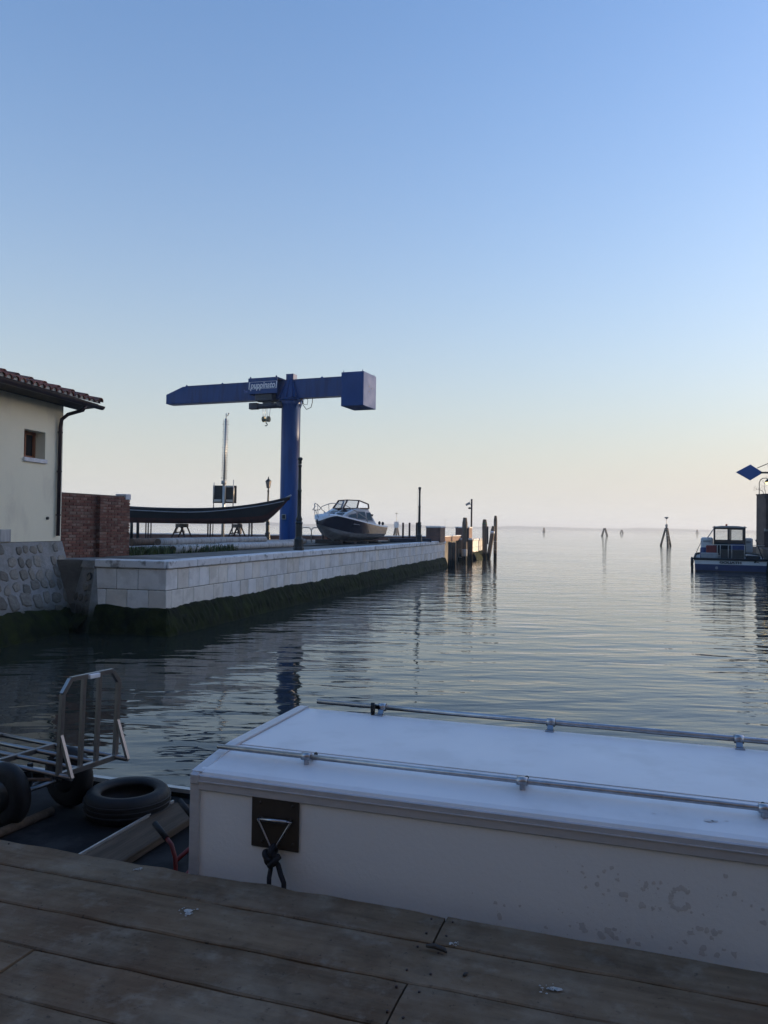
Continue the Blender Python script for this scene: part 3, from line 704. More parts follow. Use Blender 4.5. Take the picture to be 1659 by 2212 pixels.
for t_, w_, z_ in ((4.412, .1, 9.35), (4.412, -.25, 9.3), (4.412, .1, 9.1)): MB().lathe(cp(t_, w_, z_), [(.03, -.01), (.03, .012)], 8, ca).build('bolt', 'hoist_dark', wt)
# trolley housing with the sign
FW = .75
hs_ = MB().box(cp(-1.26, .0, 9.985), (1.72, 1.5, .03), cmx)
hs_.box(cp(-1.26, FW, 9.58), (1.72, .03, .80), cmx); hs_.box(cp(-1.26, -FW, 9.58), (1.72, .03, .80), cmx)
hs_.box(cp(-2.105, .475, 9.58), (.03, .53, .80), cmx); hs_.box(cp(-2.105, -.475, 9.58), (.03, .53, .80), cmx)
hs_.bar(cp(-.43, FW - .04, 9.2), cp(-.43, FW - .04, 9.96), .05, .05)
hs_.bar(cp(-.43, .72, 9.95), cp(-.43, -.72, 9.95), .05, .06)
hsg = hs_.build('trolley_housing', 'crane_blue', crane)
for t_ in (-2.02, -.5): MB().lathe(cp(t_, FW - .05, 10.04), [(.012, -.012), (.05, 0), (.012, .012)], 8, cn).build('lifting_eye', 'crane_blue', hsg)
MB().box(cp(-1.26, .45, 9.02), (1.0, .42, .42), cmx, .03).build('trolley', 'hoist_dark', crane)
MB().box(cp(-1.2, .3, 8.88), (.9, .75, .14), cmx, .03).build('trolley_frame', 'hoist_dark', crane)
sg = MB()
zs0, zs1 = 9.43, 9.79
for z_ in (zs0, zs1): sg.box(cp(-1.26, FW + .018, z_), (1.66, .006, .014), cmx)
for t_ in (-2.06, -.46): sg.prism([cp(t_ - .035, FW + .017, zs0), cp(t_ + .015, FW + .017, zs0), cp(t_ + .06, FW + .017, zs1), cp(t_ + .0, FW + .017, zs1)], cn * .005)
sg.build('sign_border', 'signwhite', hsg)
tq_ = frame_quat(ca, Z, cn)
link('sign_lettering', text_mesh('puppinato', .47, 'signwhite', .003, .25, .010), hsg, cp(-1.26, FW + .02, 9.605) - base_of(crane), tq_, (.76, 1, 1))
link('number', text_mesh('6', .23, 'signwhite', .003, .0, .004), jib, cp(-2.32, .204, 9.43) - base_of(crane), tq_)
mat('faded_print', (.10, .16, .42), rough=.5)
link('faded_lettering', text_mesh('Ton', .2, 'faded_print', .003, 0, .006), jib, cp(-2.62, .204, 9.43) - base_of(crane), tq_, (.7, 1.2, 1))
ho = MB().tube([cp(-1.72, .42, 8.58), cp(-.55, .42, 8.58)], .14, 16)
ho.box(cp(-1.95, .42, 8.6), (.5, .3, .33), cmx, .03).box(cp(-.42, .42, 8.62), (.34, .34, .36), cmx, .08)
ho.box(cp(-1.1, .42, 8.72), (.55, .26, .2), cmx, .02)
ho.build('hoist', 'hoist_dark', crane)
for t_, t2 in ((-1.42, -1.4), (-1.27, -1.28), (-1.19, -1.16), (-.98, -1.04)): MB().tube([cp(t_, .42, 8.46), cp(t2, .42, 8.02)], .012, 6).build('hoist_rope', 'galv', crane)
hk = MB()
for t_ in (-1.36, -1.08): hk.lathe(cp(t_, .42, 7.9), [(.1, -.055), (.15, -.05), (.15, .05), (.1, .055)], 14, ca)
hk.box(cp(-1.22, .42, 7.86), (.3, .1, .14), cmx, .02)
hb_ = hk.build('hook_block', 'yellow_ochre', crane)
c0 = cp(-1.22, .42, 7.62)
MB().tube([cp(-1.22, .42, 7.8), cp(-1.22, .42, 7.7)] + [c0 + (ca * math.sin(a) + Z * math.cos(a)) * .07 for a in [k * .5 for k in range(0, 9)]], .024, 8).build('hook', 'iron_dark', hb_)
MB().tube([cp(.66, .05, 8.9), cp(.72, .05, 8.6), cp(.95, .1, 8.36), cp(1.2, .1, 8.45), cp(1.28, .1, 8.72), cp(1.28, .1, 8.97)], .018, 6).build('cable_loop', 'cable', crane)
MB().tube([cp(.66, .1, 8.92), cp(.8, .1, 8.62), cp(.98, .1, 8.6), cp(1.02, .1, 8.8), cp(.95, .1, 8.95)], .014, 6).build('cable_loop', 'cable', crane)
MB().tube([cp(.62, .15, 8.9), cp(.60, .15, 5), cp(.56, .15, G + .05)], .012, 5).build('drop_wire', 'cable', crane)
jb = MB().box(P0 + Vector((-.22, -.47, 2.86)), (.22, .12, .27), None, .01).build('switch_box', 'grey_paint', crane)
MB().box(P0 + Vector((-.22, -.535, 2.86)), (.15, .012, .19), None, .004).build('box_door', 'iron_dark', jb)

# ================================================================== MAST WITH CABINET
mp_ = dp(481, 1150, 45); mp_.z = G
mast = thing('antenna_mast', 'slim steel mast with side rungs and a dark panel cabinet behind the black hull', 'mast', mp_)
tl = Vector((.011, 0, 1))
def mq(dx, dy, z): return Vector((mp_.x, mp_.y, 0)) + Vector((dx, dy, z)) + Vector(((z - G) * .011, 0, 0))
MB().tube([mq(0, 0, G), mq(0, 0, 4.75)], .085, 14).build('lower_pole', 'galv', mast)
up = MB().tube([mq(0, 0, 4.7), mq(0, 0, 8.42)], .068, 14).build('upper_pole', 'galv', mast)
MB().lathe(mq(-.02, 0, 4.8), [(.14, -.1), (.15, -.08), (.15, .08), (.14, .1)], 14).build('collar', 'grey_paint', mast)
for k in range(23):
    z_ = 5.05 + k * .145; w_ = .2 if k % 3 == 0 else .14
    MB().tube([mq(-w_, 0, z_), mq(w_, 0, z_)], .016, 5).build('rung', 'galv', mast)
for sx in (-.13, .12): MB().tube([mq(sx, 0, 4.9), mq(sx, 0, 8.38)], .011, 5).build('ladder_rail', 'galv', mast)
MB().tube([mq(0, 0, 8.4), mq(.0, 0, 8.72)], [.02, .028], 8).build('lamp_stub', 'grey_paint', mast)
MB().tube([mq(.0, 0, 8.55), mq(.09, 0, 8.58), mq(.15, 0, 8.74)], [.015, .02, .04], 8).build('camera_arm', 'grey_paint', mast)
pn = MB().box(mq(0.02, .16, 4.13), (1.34, .06, 1.0), None, .01).build('back_panel', 'iron_dark', mast)
cb = MB()
for x0, x1 in ((-.55, -.12), (.14, .56)):
    cb.box(mq((x0 + x1) / 2, .02, 3.76), (x1 - x0, .2, .14), None, .02)
cb.build('shelf_box', 'galv', mast)
for x0, x1, zt_ in ((.1, .57, 4.5),):
    MB().tube([mq(x0, -.12, 3.6), mq(x0, -.12, zt_), mq(x0 + .06, -.12, zt_ + .05), mq(x1 - .06, -.12, zt_ + .05), mq(x1, -.12, zt_), mq(x1, -.12, 3.6)], .03, 8).build('guard_frame', 'galv', mast)
for x_, z0, z1 in ((-.56, 3.5, 4.78), (.54, 3.6, 4.95)): MB().tube([mq(x_, -.05, z0), mq(x_, -.05, z1)], .022, 8).build('guard_post', 'galv', mast)
for x_ in (-.56, .54): MB().tube([mq(x_, -.02, G), mq(x_, -.02, 3.6)], .028, 8).build('support_leg', 'iron_dark', mast)

# ================================================================== LAMP POSTS
def lamp_post(loc, hgt, label, rz=0., lantern=False):
    t_ = thing('lamp_post', label, 'lamp post', loc, rz, 'cast iron lamp posts on the quay')
    k = hgt / 3.05
    MB().lathe((0, 0, 0), [(.17, 0), (.17, .1), (.15, .12), (.15, .34), (.16, .36), (.12, .42), (.11, .46), (.11, .86), (.13, .9), (.1, .95)], 8, smooth=False).build('plinth', 'iron_dark', t_, False)
    MB().lathe((0, 0, 0), [(.085, .94), (.11, 1.02), (.07, 1.12), (.066, 1.3 * k), (.062, 1.92 * k), (.075, 1.94 * k), (.075, 1.97 * k), (.058, 2.0 * k), (.048, 2.72 * k), (.062, 2.75 * k), (.062, 2.79 * k), (.048, 2.82 * k)], 14).build('shaft', 'iron_dark', t_, False)
    if not lantern:
        MB().lathe((0, 0, 0), [(.05, hgt - .22), (.065, hgt - .16), (.055, hgt - .12), (.085, hgt - .07), (.085, hgt - .03), (.05, hgt)], 12).build('finial', 'iron_dark', t_, False)
    else:
        z0 = 2.82 * k
        MB().lathe((0, 0, 0), [(.045, z0), (.03, z0 + .1), (.1, z0 + .14)], 10).build('bracket', 'iron_dark', t_, False)
        MB().lathe((0, 0, 0), [(.085, z0 + .14), (.15, z0 + .5)], 6, smooth=False).build('lantern_glass', 'lantern_glass', t_, False)
        for j in range(6):
            a = math.pi * j / 3; MB().tube([(.088 * math.cos(a), .088 * math.sin(a), z0 + .13), (.155 * math.cos(a), .155 * math.sin(a), z0 + .51)], .014, 5).build('lantern_bar', 'iron_dark', t_, False)
        MB().lathe((0, 0, 0), [(.18, z0 + .5), (.17, z0 + .54), (.07, z0 + .64), (.03, z0 + .68), (.04, z0 + .72), (.008, z0 + .8)], 6, smooth=False).build('lantern_cap', 'iron_dark', t_, False)
    return t_
mat('lantern_glass', (.45, .36, .30), rough=.3)
l1 = gp(645, 1189, Q); lamp_post(l1, 3.05, 'near dark iron lamp post without lantern, in front of the blue crane column')
l2 = gp(911, 1171, Q) - WN * .15; lamp_post(l2, 3.0, 'far dark iron lamp post without lantern, beside the square brick pillar')
l3 = dp(578, 1150, 46.2); l3.z = G; lamp_post(l3, 3.1, 'iron lamp post with a glass lantern, behind the bow of the black hull', 0, True)
MB().tube([l2 + Vector((-.13, 0, .9)), l2 + Vector((-.1, 0, 2.9))], .006, 4).build('loose_wire', 'cable', bpy.data.objects['lamp_post.001'])

# ================================================================== BLACK HULL ON TRESTLES
yb = 36.0
tip = dp(624, 1077, yb - .4); BL = 10.6
hull = thing('black_boat_hull', 'long black wooden boat hull with red brown bottom raised on trestles', 'boat', (tip.x - BL / 2, yb, G))
bo_ = base_of(hull)
def hull_at(s):                                       # s 0 stern (left) .. 1 bow (right)
    k = abs(2 * s - 1)
    b_ = .72 * (1 - k ** 2.6) ** .75 + .02            # half beam at the gunwale
    x = tip.x - BL + BL * s
    sheer = 3.02 + .58 * k ** 2.4 + (.06 * (s > .5) * k ** 6) + .04
    if s < .5: sheer = 3.06 + .34 * k ** 2.2
    bot = 2.44 + .20 * k ** 3
    return x, b_, sheer, bot
NS = 44; side = []; low = []; top = []
secs = []
for i in range(NS + 1):
    s = i / NS; x, b_, sh, bt = hull_at(s)
    rake = max(0, (s - .89) / .11); bt2 = bt + (sh - bt - .03) * rake ** 1.1
    rake2 = max(0, (.1 - s) / .1); bt2 = bt2 + (sh - bt2 - .05) * rake2 ** 1.2
    y_ = yb - .35 * 0
    mid = bt2 + (sh - bt2) * .36
    bb_ = b_ * .74 * (1 - max(rake, rake2) * .9)
    bm = b_ * .86 * (1 - max(rake, rake2) * .4)
    secs.append((x, b_, bm, bb_, sh, mid, bt2))
mh = MB()
for sg_ in (-1, 1):
    mh.grid([[Vector((x, yb + sg_ * b_, sh)), Vector((x, yb + sg_ * (b_ * .5 + bm * .5 + .015), (sh + mid) / 2)), Vector((x, yb + sg_ * bm, mid))] for x, b_, bm, bb_, sh, mid, bt in secs])
    mh.grid([[Vector((x, yb + sg_ * b_, sh)), Vector((x, yb + sg_ * max(0, b_ - .10), sh + .0)), Vector((x, yb + sg_ * max(0, b_ - .12), sh - .12))] for x, b_, bm, bb_, sh, mid, bt in secs])
mh.grid([[Vector((x, yb - max(0, b_ - .12), sh - .12)), Vector((x, yb, sh - .08)), Vector((x, yb + max(0, b_ - .12), sh - .12))] for x, b_, bm, bb_, sh, mid, bt in secs])
mh.build('hull_side', 'hull_black', hull)
ml = MB().grid([[Vector((x, yb - bm, mid)), Vector((x, yb - bb_, bt)), Vector((x, yb + bb_, bt)), Vector((x, yb + bm, mid))] for x, b_, bm, bb_, sh, mid, bt in secs])
ml.build('bottom', 'hull_red', hull)
for sg_ in (-1, 1):
    MB().tube([Vector((x, yb + sg_ * (b_ + .012), sh - .10 - .02 * math.sin(i * .3))) for i, (x, b_, bm, bb_, sh, mid, bt) in enumerate(secs[:-1])], .019, 6).build('rubbing_strake', 'hull_stripe', hull)
    MB().tube([Vector((x, yb + sg_ * max(.01, b_ - .03), sh + .02 + (.05 if sg_ > 0 and .1 < i / NS < .9 else 0))) for i, (x, b_, bm, bb_, sh, mid, bt) in enumerate(secs)], .032, 6).build('gunwale', 'hull_black', hull)
MB().bar(Vector((tip.x - .35, yb, secs[-3][4] + .02)), Vector((tip.x + .06, yb, secs[-1][4] + .10)), .05, .07).build('stem_head', 'grey_wood', hull)
def trestle(x, label):
    zt_ = min(sc[6] for sc in secs if abs(sc[0] - x) < .6) - .01
    t_ = thing('trestle', label, 'trestle', (x, yb, G), 0, 'trestles under the black hull')
    MB().box((x, yb, zt_ - .08), (.22, 1.5, .16), None, .01).build('top_beam', 'pile_wood', t_)
    for sy in (-.55, .55):
        for sx in (-1, 1): MB().bar((x + sx * .09, yb + sy, zt_ - .12), (x + sx * .40, yb + sy * 1.1, G), .06, .06).build('leg', 'iron_rust', t_)
    MB().bar((x - .2, yb - .56, G + .45), (x + .2, yb - .56, G + .5), .04, .05).build('brace', 'iron_rust', t_)
trestle(dp(393, 1150, yb).x, 'left wooden trestle carrying the black hull, above the stacked poles')
trestle(dp(512, 1150, yb).x, 'right wooden trestle carrying the black hull near its bow')

# ================================================================== QUAY CLUTTER
def pole(p, q, r, label, m, r2=None, grp='poles lying on the quay'):
    t_ = thing('timber_pole', label, 'pole', (p.x, p.y, p.z - r), 0, grp)
    d_ = (q - p); n_ = 9; rn = random.Random(hash(label) % 999 if False else len(label))
    pts = [p + d_ * (i / n_) + Vector((rn.uniform(-.012, .012), rn.uniform(-.012, .012), 0)) for i in range(n_ + 1)]
    MB().tube(pts, [r + (((r2 or r) - r) * i / n_) for i in range(n_ + 1)], 14).build('pole_shaft', m, t_)
    dn = d_.normalized()
    MB().lathe(p - dn * .004, [(r * .86, -.004), (r * .9, .004)], 14, dn).build('sawn_end', 'brown_wood', t_)
    return t_
PD = Vector((.272, .962, 0))
def onpix(px, py, h): return gp(px, py, h)
a = onpix(463, 1181.5, G + .125); pole(a, a + Vector((.155, .988, 0)) * 11.5, .125, 'front grey pole running towards the lamp post, lying on the quay', 'grey_wood', .115)
a = onpix(345, 1187, G + .115); pole(a, a + PD * 8.5, .115, 'lower grey pole, third from the brick wall, in the stack', 'grey_wood')
a2 = onpix(374, 1187, G + .115); pole(a2, a2 + PD * 8.8, .115, 'lower grey pole, rightmost of the stack under the pale top pole', 'grey_wood')
a3 = onpix(305, 1188.5, G + .115); pole(a3, a3 + PD * 8, .115, 'lower grey pole half hidden by weeds near the brick wall', 'grey_wood')
a4 = onpix(276, 1189, G + .115); pole(a4, a4 + PD * 8, .115, 'lower grey pole against the end of the brick wall', 'grey_wood')
m_ = (a + a2) / 2; tz = G + .115 + .2
a5 = onpix(341, 1171, tz); a5 = Vector((a5.x, a5.y, tz)); pole(a5, a5 + PD * 7.5, .115, 'pale grey pole on top of the stack', 'grey_wood', .10)
a6 = onpix(283, 1171.2, tz - .01); pole(a6, a6 + PD * 6.5, .11, 'brown pole on top of the stack next to the brick wall', 'brown_wood')

# weeds along the coping
def weeds(name, cen, n, spread, hgt, seed, m='leaf'):
    rn = random.Random(seed); mb = MB()
    for _ in range(n):
        c_ = cen(rn); h_ = hgt * rn.uniform(.35, 1.0); a_ = rn.uniform(0, 6.3); ln = rn.uniform(.1, .45) * h_
        dv = Vector((math.cos(a_), math.sin(a_), 0)); sd = Vector((-dv.y, dv.x, 0)) * rn.uniform(.006, .016)
        p1 = c_ + dv * ln * .4 + Z * h_ * .6; p2 = c_ + dv * ln + Z * h_
        mb.add([c_ - sd, c_ + sd, p1 + sd, p1 - sd, p2], [(0, 1, 2, 3), (3, 2, 4)])
        if rn.random() < .5:
            for k in range(3):
                f_ = rn.uniform(.2, .9); lp = c_.lerp(p2, f_); a2_ = rn.uniform(0, 6.3); v = Vector((math.cos(a2_), math.sin(a2_), rn.uniform(0, .6))) * rn.uniform(.03, .08); u_ = v.cross(Z).normalized() * .02
                mb.add([lp, lp + v * .5 + u_, lp + v, lp + v * .5 - u_], [(0, 1, 2, 3)])
    return tag(mb.build(name, m), kind='stuff')
wa, wb = onpix(283, 1199, G), onpix(505, 1189, G)
def wcen(rn):
    f_ = rn.betavariate(.9, 1.3); p = wa.lerp(wb, f_); return p + Vector((rn.uniform(-.2, .2), rn.gauss(0, .22), 0))
weeds('weeds', wcen, 2600, 1, .26, 3)
tag(bpy.data.objects['weeds'], 'dark green weeds growing between the poles and the coping', 'weeds')

# iron posts near the lagoon edge
def post(px, ytop, y, w_, label, m='iron_dark', base_y=None):
    p = dp(px, 1150, y); tp = dp(px, ytop, y).z
    t_ = thing('iron_post', label, 'post', (p.x, p.y, G), 0, 'iron posts on the quay')
    MB().lathe((0, 0, 0), [(w_, 0), (w_, tp - G - .02), (w_ * .7, tp - G)], 10).build('shaft', m, t_, False)
    MB().lathe((0, 0, 0), [(w_ * 1.9, -.01), (w_ * 1.9, .02), (w_ * 1.1, .05)], 10).build('foot_plate', m, t_, False)
post(284, 1116, 39.5, .075, 'thick dark post right beside the brick wall, below the black hull')
post(297.5, 1118, 39.5, .075, 'second thick dark post from the brick wall, below the black hull')
for px, lb in ((315, 'leftmost of three thin posts left of the first trestle'), (320, 'middle of three thin posts left of the first trestle'), (326, 'rightmost of three thin posts left of the first trestle')):
    post(px, 1124, 42.5, .035, lb, 'iron_rust')
for px, lb in ((449, 'left of two thin posts under the middle of the black hull'), (454, 'right of two thin posts under the middle of the black hull')):
    post(px, 1124, 42.5, .04, lb, 'iron_rust')
for px, lb in ((538, 'left of two thin posts under the bow of the black hull'), (544, 'right of two thin posts under the bow of the black hull')):
    post(px, 1124.5 if px == 538 else 1121, 42.5, .04, lb, 'iron_rust')
for px, lb in ((870.5, 'leftmost of three dark red posts right of the motor boat'), (884.5, 'middle of three dark red posts right of the motor boat'), (900, 'rightmost of three dark red posts, left of the far lamp post')):
    post(px, 1129, 45.5, .055, lb, 'iron_rust')
# hoops
for k, (px, lb) in enumerate(((661, 'left steel hoop stand behind the near lamp post'), (684, 'right steel hoop stand left of the motor boat bow'))):
    p = dp(px, 1150, 39); t_ = thing('hoop_stand', lb, 'bicycle stand', (p.x, p.y, G), .2, 'hoop stands')
    w_ = .26
    MB().tube([(-w_, 0, 0), (-w_, 0, .6), (-w_ + .05, 0, .71), (-w_ + .14, 0, .76), (w_ - .14, 0, .76), (w_ - .05, 0, .71), (w_, 0, .6), (w_, 0, 0)], .026, 8).build('hoop', 'galv', t_, False)
    for s_ in (-w_, w_): MB().lathe((s_, 0, 0), [(.06, -.01), (.06, .015)], 10).build('foot_plate', 'galv', t_, False)
# low dark slab behind coping
p = dp(906, 1165, 44.6)
t_ = thing('steel_ramp', 'low dark blue steel slab lying behind the coping left of the far lamp post', 'slab', (p.x - .55, p.y - .2, G))
MB().box((p.x - .55, p.y - .2, G + .12), (2.4, .5, .2), Matrix.Rotation(.25, 3, 'Z'), .02).build('slab_top', 'hoist_dark', t_)
for s_ in (-.8, .8): MB().box((p.x - .55 + s_, p.y - .2 + s_ * .25, G + .02), (.15, .4, .04)).build('bearer', 'pile_wood', t_)

# brick pillars
def pillar(c, w_, d_, label):
    t_ = thing('brick_pillar', label, 'pillar', (c.x, c.y, G), 0, 'brick pillars at the quay end')
    t_.rotation_euler.z = math.atan2(WU.y, WU.x) - math.pi / 2
    MB().box((0, 0, .41), (w_, d_, .84)).build('brick_body', 'brick_wall', t_, False)
    MB().box((0, 0, .875), (w_ + .06, d_ + .06, .09), None, .012).build('cap_stone', 'coping', t_, False)
    return t_
c1 = dp(941, 1165, 47.6); pl1 = pillar(c1, .86, 1.5, 'left square brick pillar with stone cap beside the far lamp post')
MB().tube([(.46, .3, .5), (.5, .3, .62), (.5, .3, 1.4)], .008, 4).build('thin_rod', 'galv', pl1, False)
c2 = dp(1002, 1160, 61.2); pillar(c2, 1.05, 1.5, 'right square brick pillar with stone cap beyond the inlet, sunlit side')
# camera pole
pc_ = dp(1018, 1160, 62.5); t_ = thing('camera_pole', 'slim pole with a surveillance camera behind the right brick pillar', 'pole', (pc_.x, pc_.y, G))
zt_ = dp(1018, 1078, 62.5).z; cp0 = Vector((pc_.x, pc_.y, 0))
MB().tube([cp0 + Z * G, cp0 + Z * (zt_ - .2)], .07, 10).build('pole_shaft', 'iron_rust', t_)
MB().lathe(cp0, [(.05, zt_ - .22), (.07, zt_ - .18), (.06, zt_ - .12), (.09, zt_ - .06), (.04, zt_)], 10).build('finial', 'iron_rust', t_)
cm_ = MB().bar(cp0 + Vector((-.45, -.05, zt_ - .48)), cp0 + Vector((-.15, -.05, zt_ - .3)), .16, .16).build('camera_body', 'grey_paint', t_)
MB().bar(cp0 + Vector((-.2, -.05, zt_ - .42)), cp0 + Vector((0, 0, zt_ - .44)), .04, .04).build('camera_arm', 'grey_paint', t_)
MB().bar(cp0 + Vector((-.50, -.05, zt_ - .42)), cp0 + Vector((-.12, -.05, zt_ - .2)), .2, .02).build('sun_shield', 'grey_paint', t_)
MB().ball(cp0 + Vector((-.17, -.05, zt_ - .72)), .1, 6, (1.2, 1, .8)).build('floodlight', 'iron_dark', t_)

# ================================================================== MOORING PILES
def pile(px, ytop, px_b, py_b, r, label, cat='mooring pile', grp='mooring piles at the quay end', chamfer=.62, base_h=0.):
    b_ = gp(px_b, py_b, base_h); tp = dp(px, ytop, b_.y)
    t_ = thing('mooring_pile', label, cat, (b_.x, b_.y, -1.6), 0, grp)
    bot = b_ + (b_ - tp) * (1.6 / max(.5, (tp.z - b_.z))) ; d_ = (tp - bot).normalized()
    L_ = (tp - bot).length
    MB().lathe(bot, [(r * .95, 0), (r, L_ * .5), (r * 1.02, L_ - .85), (r * 1.05, L_ - .5), (r * 1.0, L_ - .45)], 16, d_).build('timber', 'pile_wood', t_)
    hd = MB().lathe(bot, [(r * 1.03, L_ - .47), (r * 1.0, L_ - .34), (r * .72, L_ - .03), (r * .62, L_)], 8, d_, False).build('tapered_head', 'pile_wood', t_)
    return t_, bot, d_, L_, r
p1_ = pile(1004.5, 1118, 1003, 1214, .185, 'thick dark mooring pile in front of the inlet, nearest of the group')
t_, bot, d_, L_, r_ = p1_
MB().lathe(bot, [(r_ * 1.0, L_ - 2.75), (r_ * 1.12, L_ - 2.7), (r_ * 1.12, L_ - 2.3), (r_ * 1.0, L_ - 2.25)], 16, d_).build('pale_sleeve', 'grey_wood', t_)
MB().bar(bot + d_ * (L_ - 1.7) + Vector((r_ * .95, -.05, 0)), bot + d_ * (L_ - .75) + Vector((r_ * .95, -.05, 0)), .12, .12).build('fender_block', 'darkwood', t_)
p2_ = pile(1047, 1122, 1047, 1207, .195, 'mooring pile with a green patch on its head, second from the right')
t_, bot, d_, L_, r_ = p2_
mat('green_paint', (.03, .22, .09), rough=.6)
MB().lathe(bot, [(r_ * 1.012, L_ - .335), (r_ * .925, L_ - .27)], 8, d_, False).build('green_band', 'green_paint', t_)
MB().bar(bot + d_ * (L_ - 1.95) + Vector((r_ * 1.05, -.02, 0)), bot + d_ * (L_ - .55) + Vector((r_ * 1.05, -.02, 0)), .13, .16).build('fender_block', 'darkwood', t_)
p4_ = pile(1070.5, 1114, 1069.5, 1206, .14, 'slim upright mooring pile with reddish head, rightmost of the group')
p3_ = pile(1066, 1136.5, 1055, 1207, .165, 'leaning mooring pile propped against the rightmost upright pile')
t_, bot, d_, L_, r_ = p4_
for k in (2.1, 2.8): MB().lathe(bot, [(r_ * 1.06, L_ - k), (r_ * 1.06, L_ - k + .06)], 14, d_).build('rope_lashing', 'rope_white', t_)
t_, bot, d_, L_, r_ = p3_
MB().lathe(bot, [(r_ * 1.05, L_ - .62), (r_ * 1.08, L_ - .4)], 14, d_).build('white_band', 'signwhite', t_)
# square fender timbers at the inlet
for px0_, px1_, yt, dd, lb in ((968, 985, 1171, 50.2, 'wide dark timber fender at the near side of the inlet'), (1010, 1021, 1166, 58.6, 'dark timber fender at the far side of the inlet')):
    a, b_ = dp(px0_, yt, dd), dp(px1_, yt, dd); wd = (b_ - a).length
    t_ = thing('fender_timber', lb, 'fender', ((a.x + b_.x) / 2, dd, -1.2), 0, 'timber fenders at the inlet')
    n_ = 2
    for k in range(n_): MB().box(((a.x + (b_.x - a.x) * (k + .5) / n_), dd, (a.z - 1.2) / 2), (wd / n_ - .02, .26, a.z + 1.2 - .03 * k), None, .02).build('timber', 'pile_wood', t_)

def bricola(px, ytop, pyb, label, n=3, r=.16, top=None, sp=.55, grp='navigation pile groups in the lagoon'):
    b_ = gp(px, pyb, 0.); hgt = dp(px, ytop, b_.y).z
    t_ = thing('channel_marker', label, 'channel marker', (b_.x, b_.y, -1.0), 0, grp)
    base_ = Vector((b_.x, b_.y, 0))
    for k in range(n):
        a = 2 * math.pi * k / n + (.0 if n == 2 else .5); o_ = Vector((math.cos(a), math.sin(a) * .8, 0))
        p, q = base_ + o_ * sp * 1.3 - Z, base_ + o_ * sp * .22 + Z * hgt
        f_ = 1 / (hgt + 1)
        MB().tube([p, p.lerp(q, f_ * 1.55), q - Z * .2, q], [r, r, r * .9, r * .55], 10).build('pile', 'pile_wood', t_)
    MB().lathe(base_, [(sp * .22 + r + .03, hgt * .82), (sp * .22 + r + .03, hgt * .86)], 12).build('band', 'iron_dark', t_)
    return t_, base_, hgt
t_, b_, h_ = bricola(1439.5, 1140, 1180, 'channel marker of leaning piles with a lamp on top, out on the lagoon', 3, .165, sp=.85)
zt_ = dp(1439.5, 1117, b_.y).z
MB().tube([b_ + Z * (h_ - .2), b_ + Z * zt_], .05, 8).build('lamp_pole', 'galv', t_)
MB().lathe(b_, [(.06, zt_ - .3), (.3, zt_ - .12), (.34, zt_), (.1, zt_ + .03)], 12).build('lamp_head', 'grey_paint', t_)
MB().lathe(b_, [(.12, h_), (.2, h_ + .25), (.2, h_ + .45), (.08, h_ + .55)], 10).build('light_box', 'grey_wood', t_)
for z_ in (.7, 1.2, 1.7): MB().bar(b_ + Vector((-.35, -.5, z_)), b_ + Vector((.35, -.5, z_)), .06, .06).build('rung', 'galv', t_)
bricola(1306, 1140.5, 1158.5, 'pile pair left of the lamp-topped channel marker', 2, .38, sp=.9)
bricola(1343, 1144.5, 1152.8, 'tiny far pile group between the marker with a lamp and the pile pair', 2, .48, sp=.8)
bricola(1175, 1140, 1150, 'tiny far pile group right of the mooring piles at the quay end', 2, .5, sp=.4)
bricola(1506, 1144, 1153, 'tiny far pile group just left of the moored work boat', 2, .48, sp=.7)
bricola(1095, 1133, 1141.6, 'very distant pile group beside the rightmost mooring pile', 2, .35, sp=.9)
t_, b_, h_ = bricola(388, 1131, 1149.5, 'pale-banded pile pair seen below the black hull', 2, .3, sp=1.2)
bricola(543, 1126.5, 1138.5, 'small far pile group seen under the bow of the black hull', 3, .4, sp=1.)
t_, b_, h_ = bricola(856, 1134, 1160.5, 'channel marker with a pale notice board behind the quay, right of the motor boat', 3, .22, sp=.7)
zt_ = dp(856, 1108, b_.y).z
MB().box(b_ + Vector((0, -.5, h_ + .05)), (1.05, .06, 1.4), None, .01).build('notice_board', 'signwhite', t_)
MB().tube([b_ + Z * (h_ - .3), b_ + Z * zt_], .06, 8).build('lamp_pole', 'galv', t_)
MB().lathe(b_, [(.06, zt_ - .2), (.28, zt_ - .1), (.32, zt_), (.1, zt_ + .02)], 10).build('lamp_head', 'grey_paint', t_)
gpile = gp(517, 1160, 0.)
t_ = thing('mooring_pile', 'broad grey pile standing in the lagoon behind the right trestle', 'mooring pile', (gpile.x, gpile.y, -1), 0, 'mooring piles in the lagoon')
zt_ = dp(517, 1120, gpile.y).z
MB().lathe((gpile.x, gpile.y, 0), [(.42, -1), (.42, zt_ - .2), (.3, zt_)], 14).build('timber', 'pile_wood', t_)

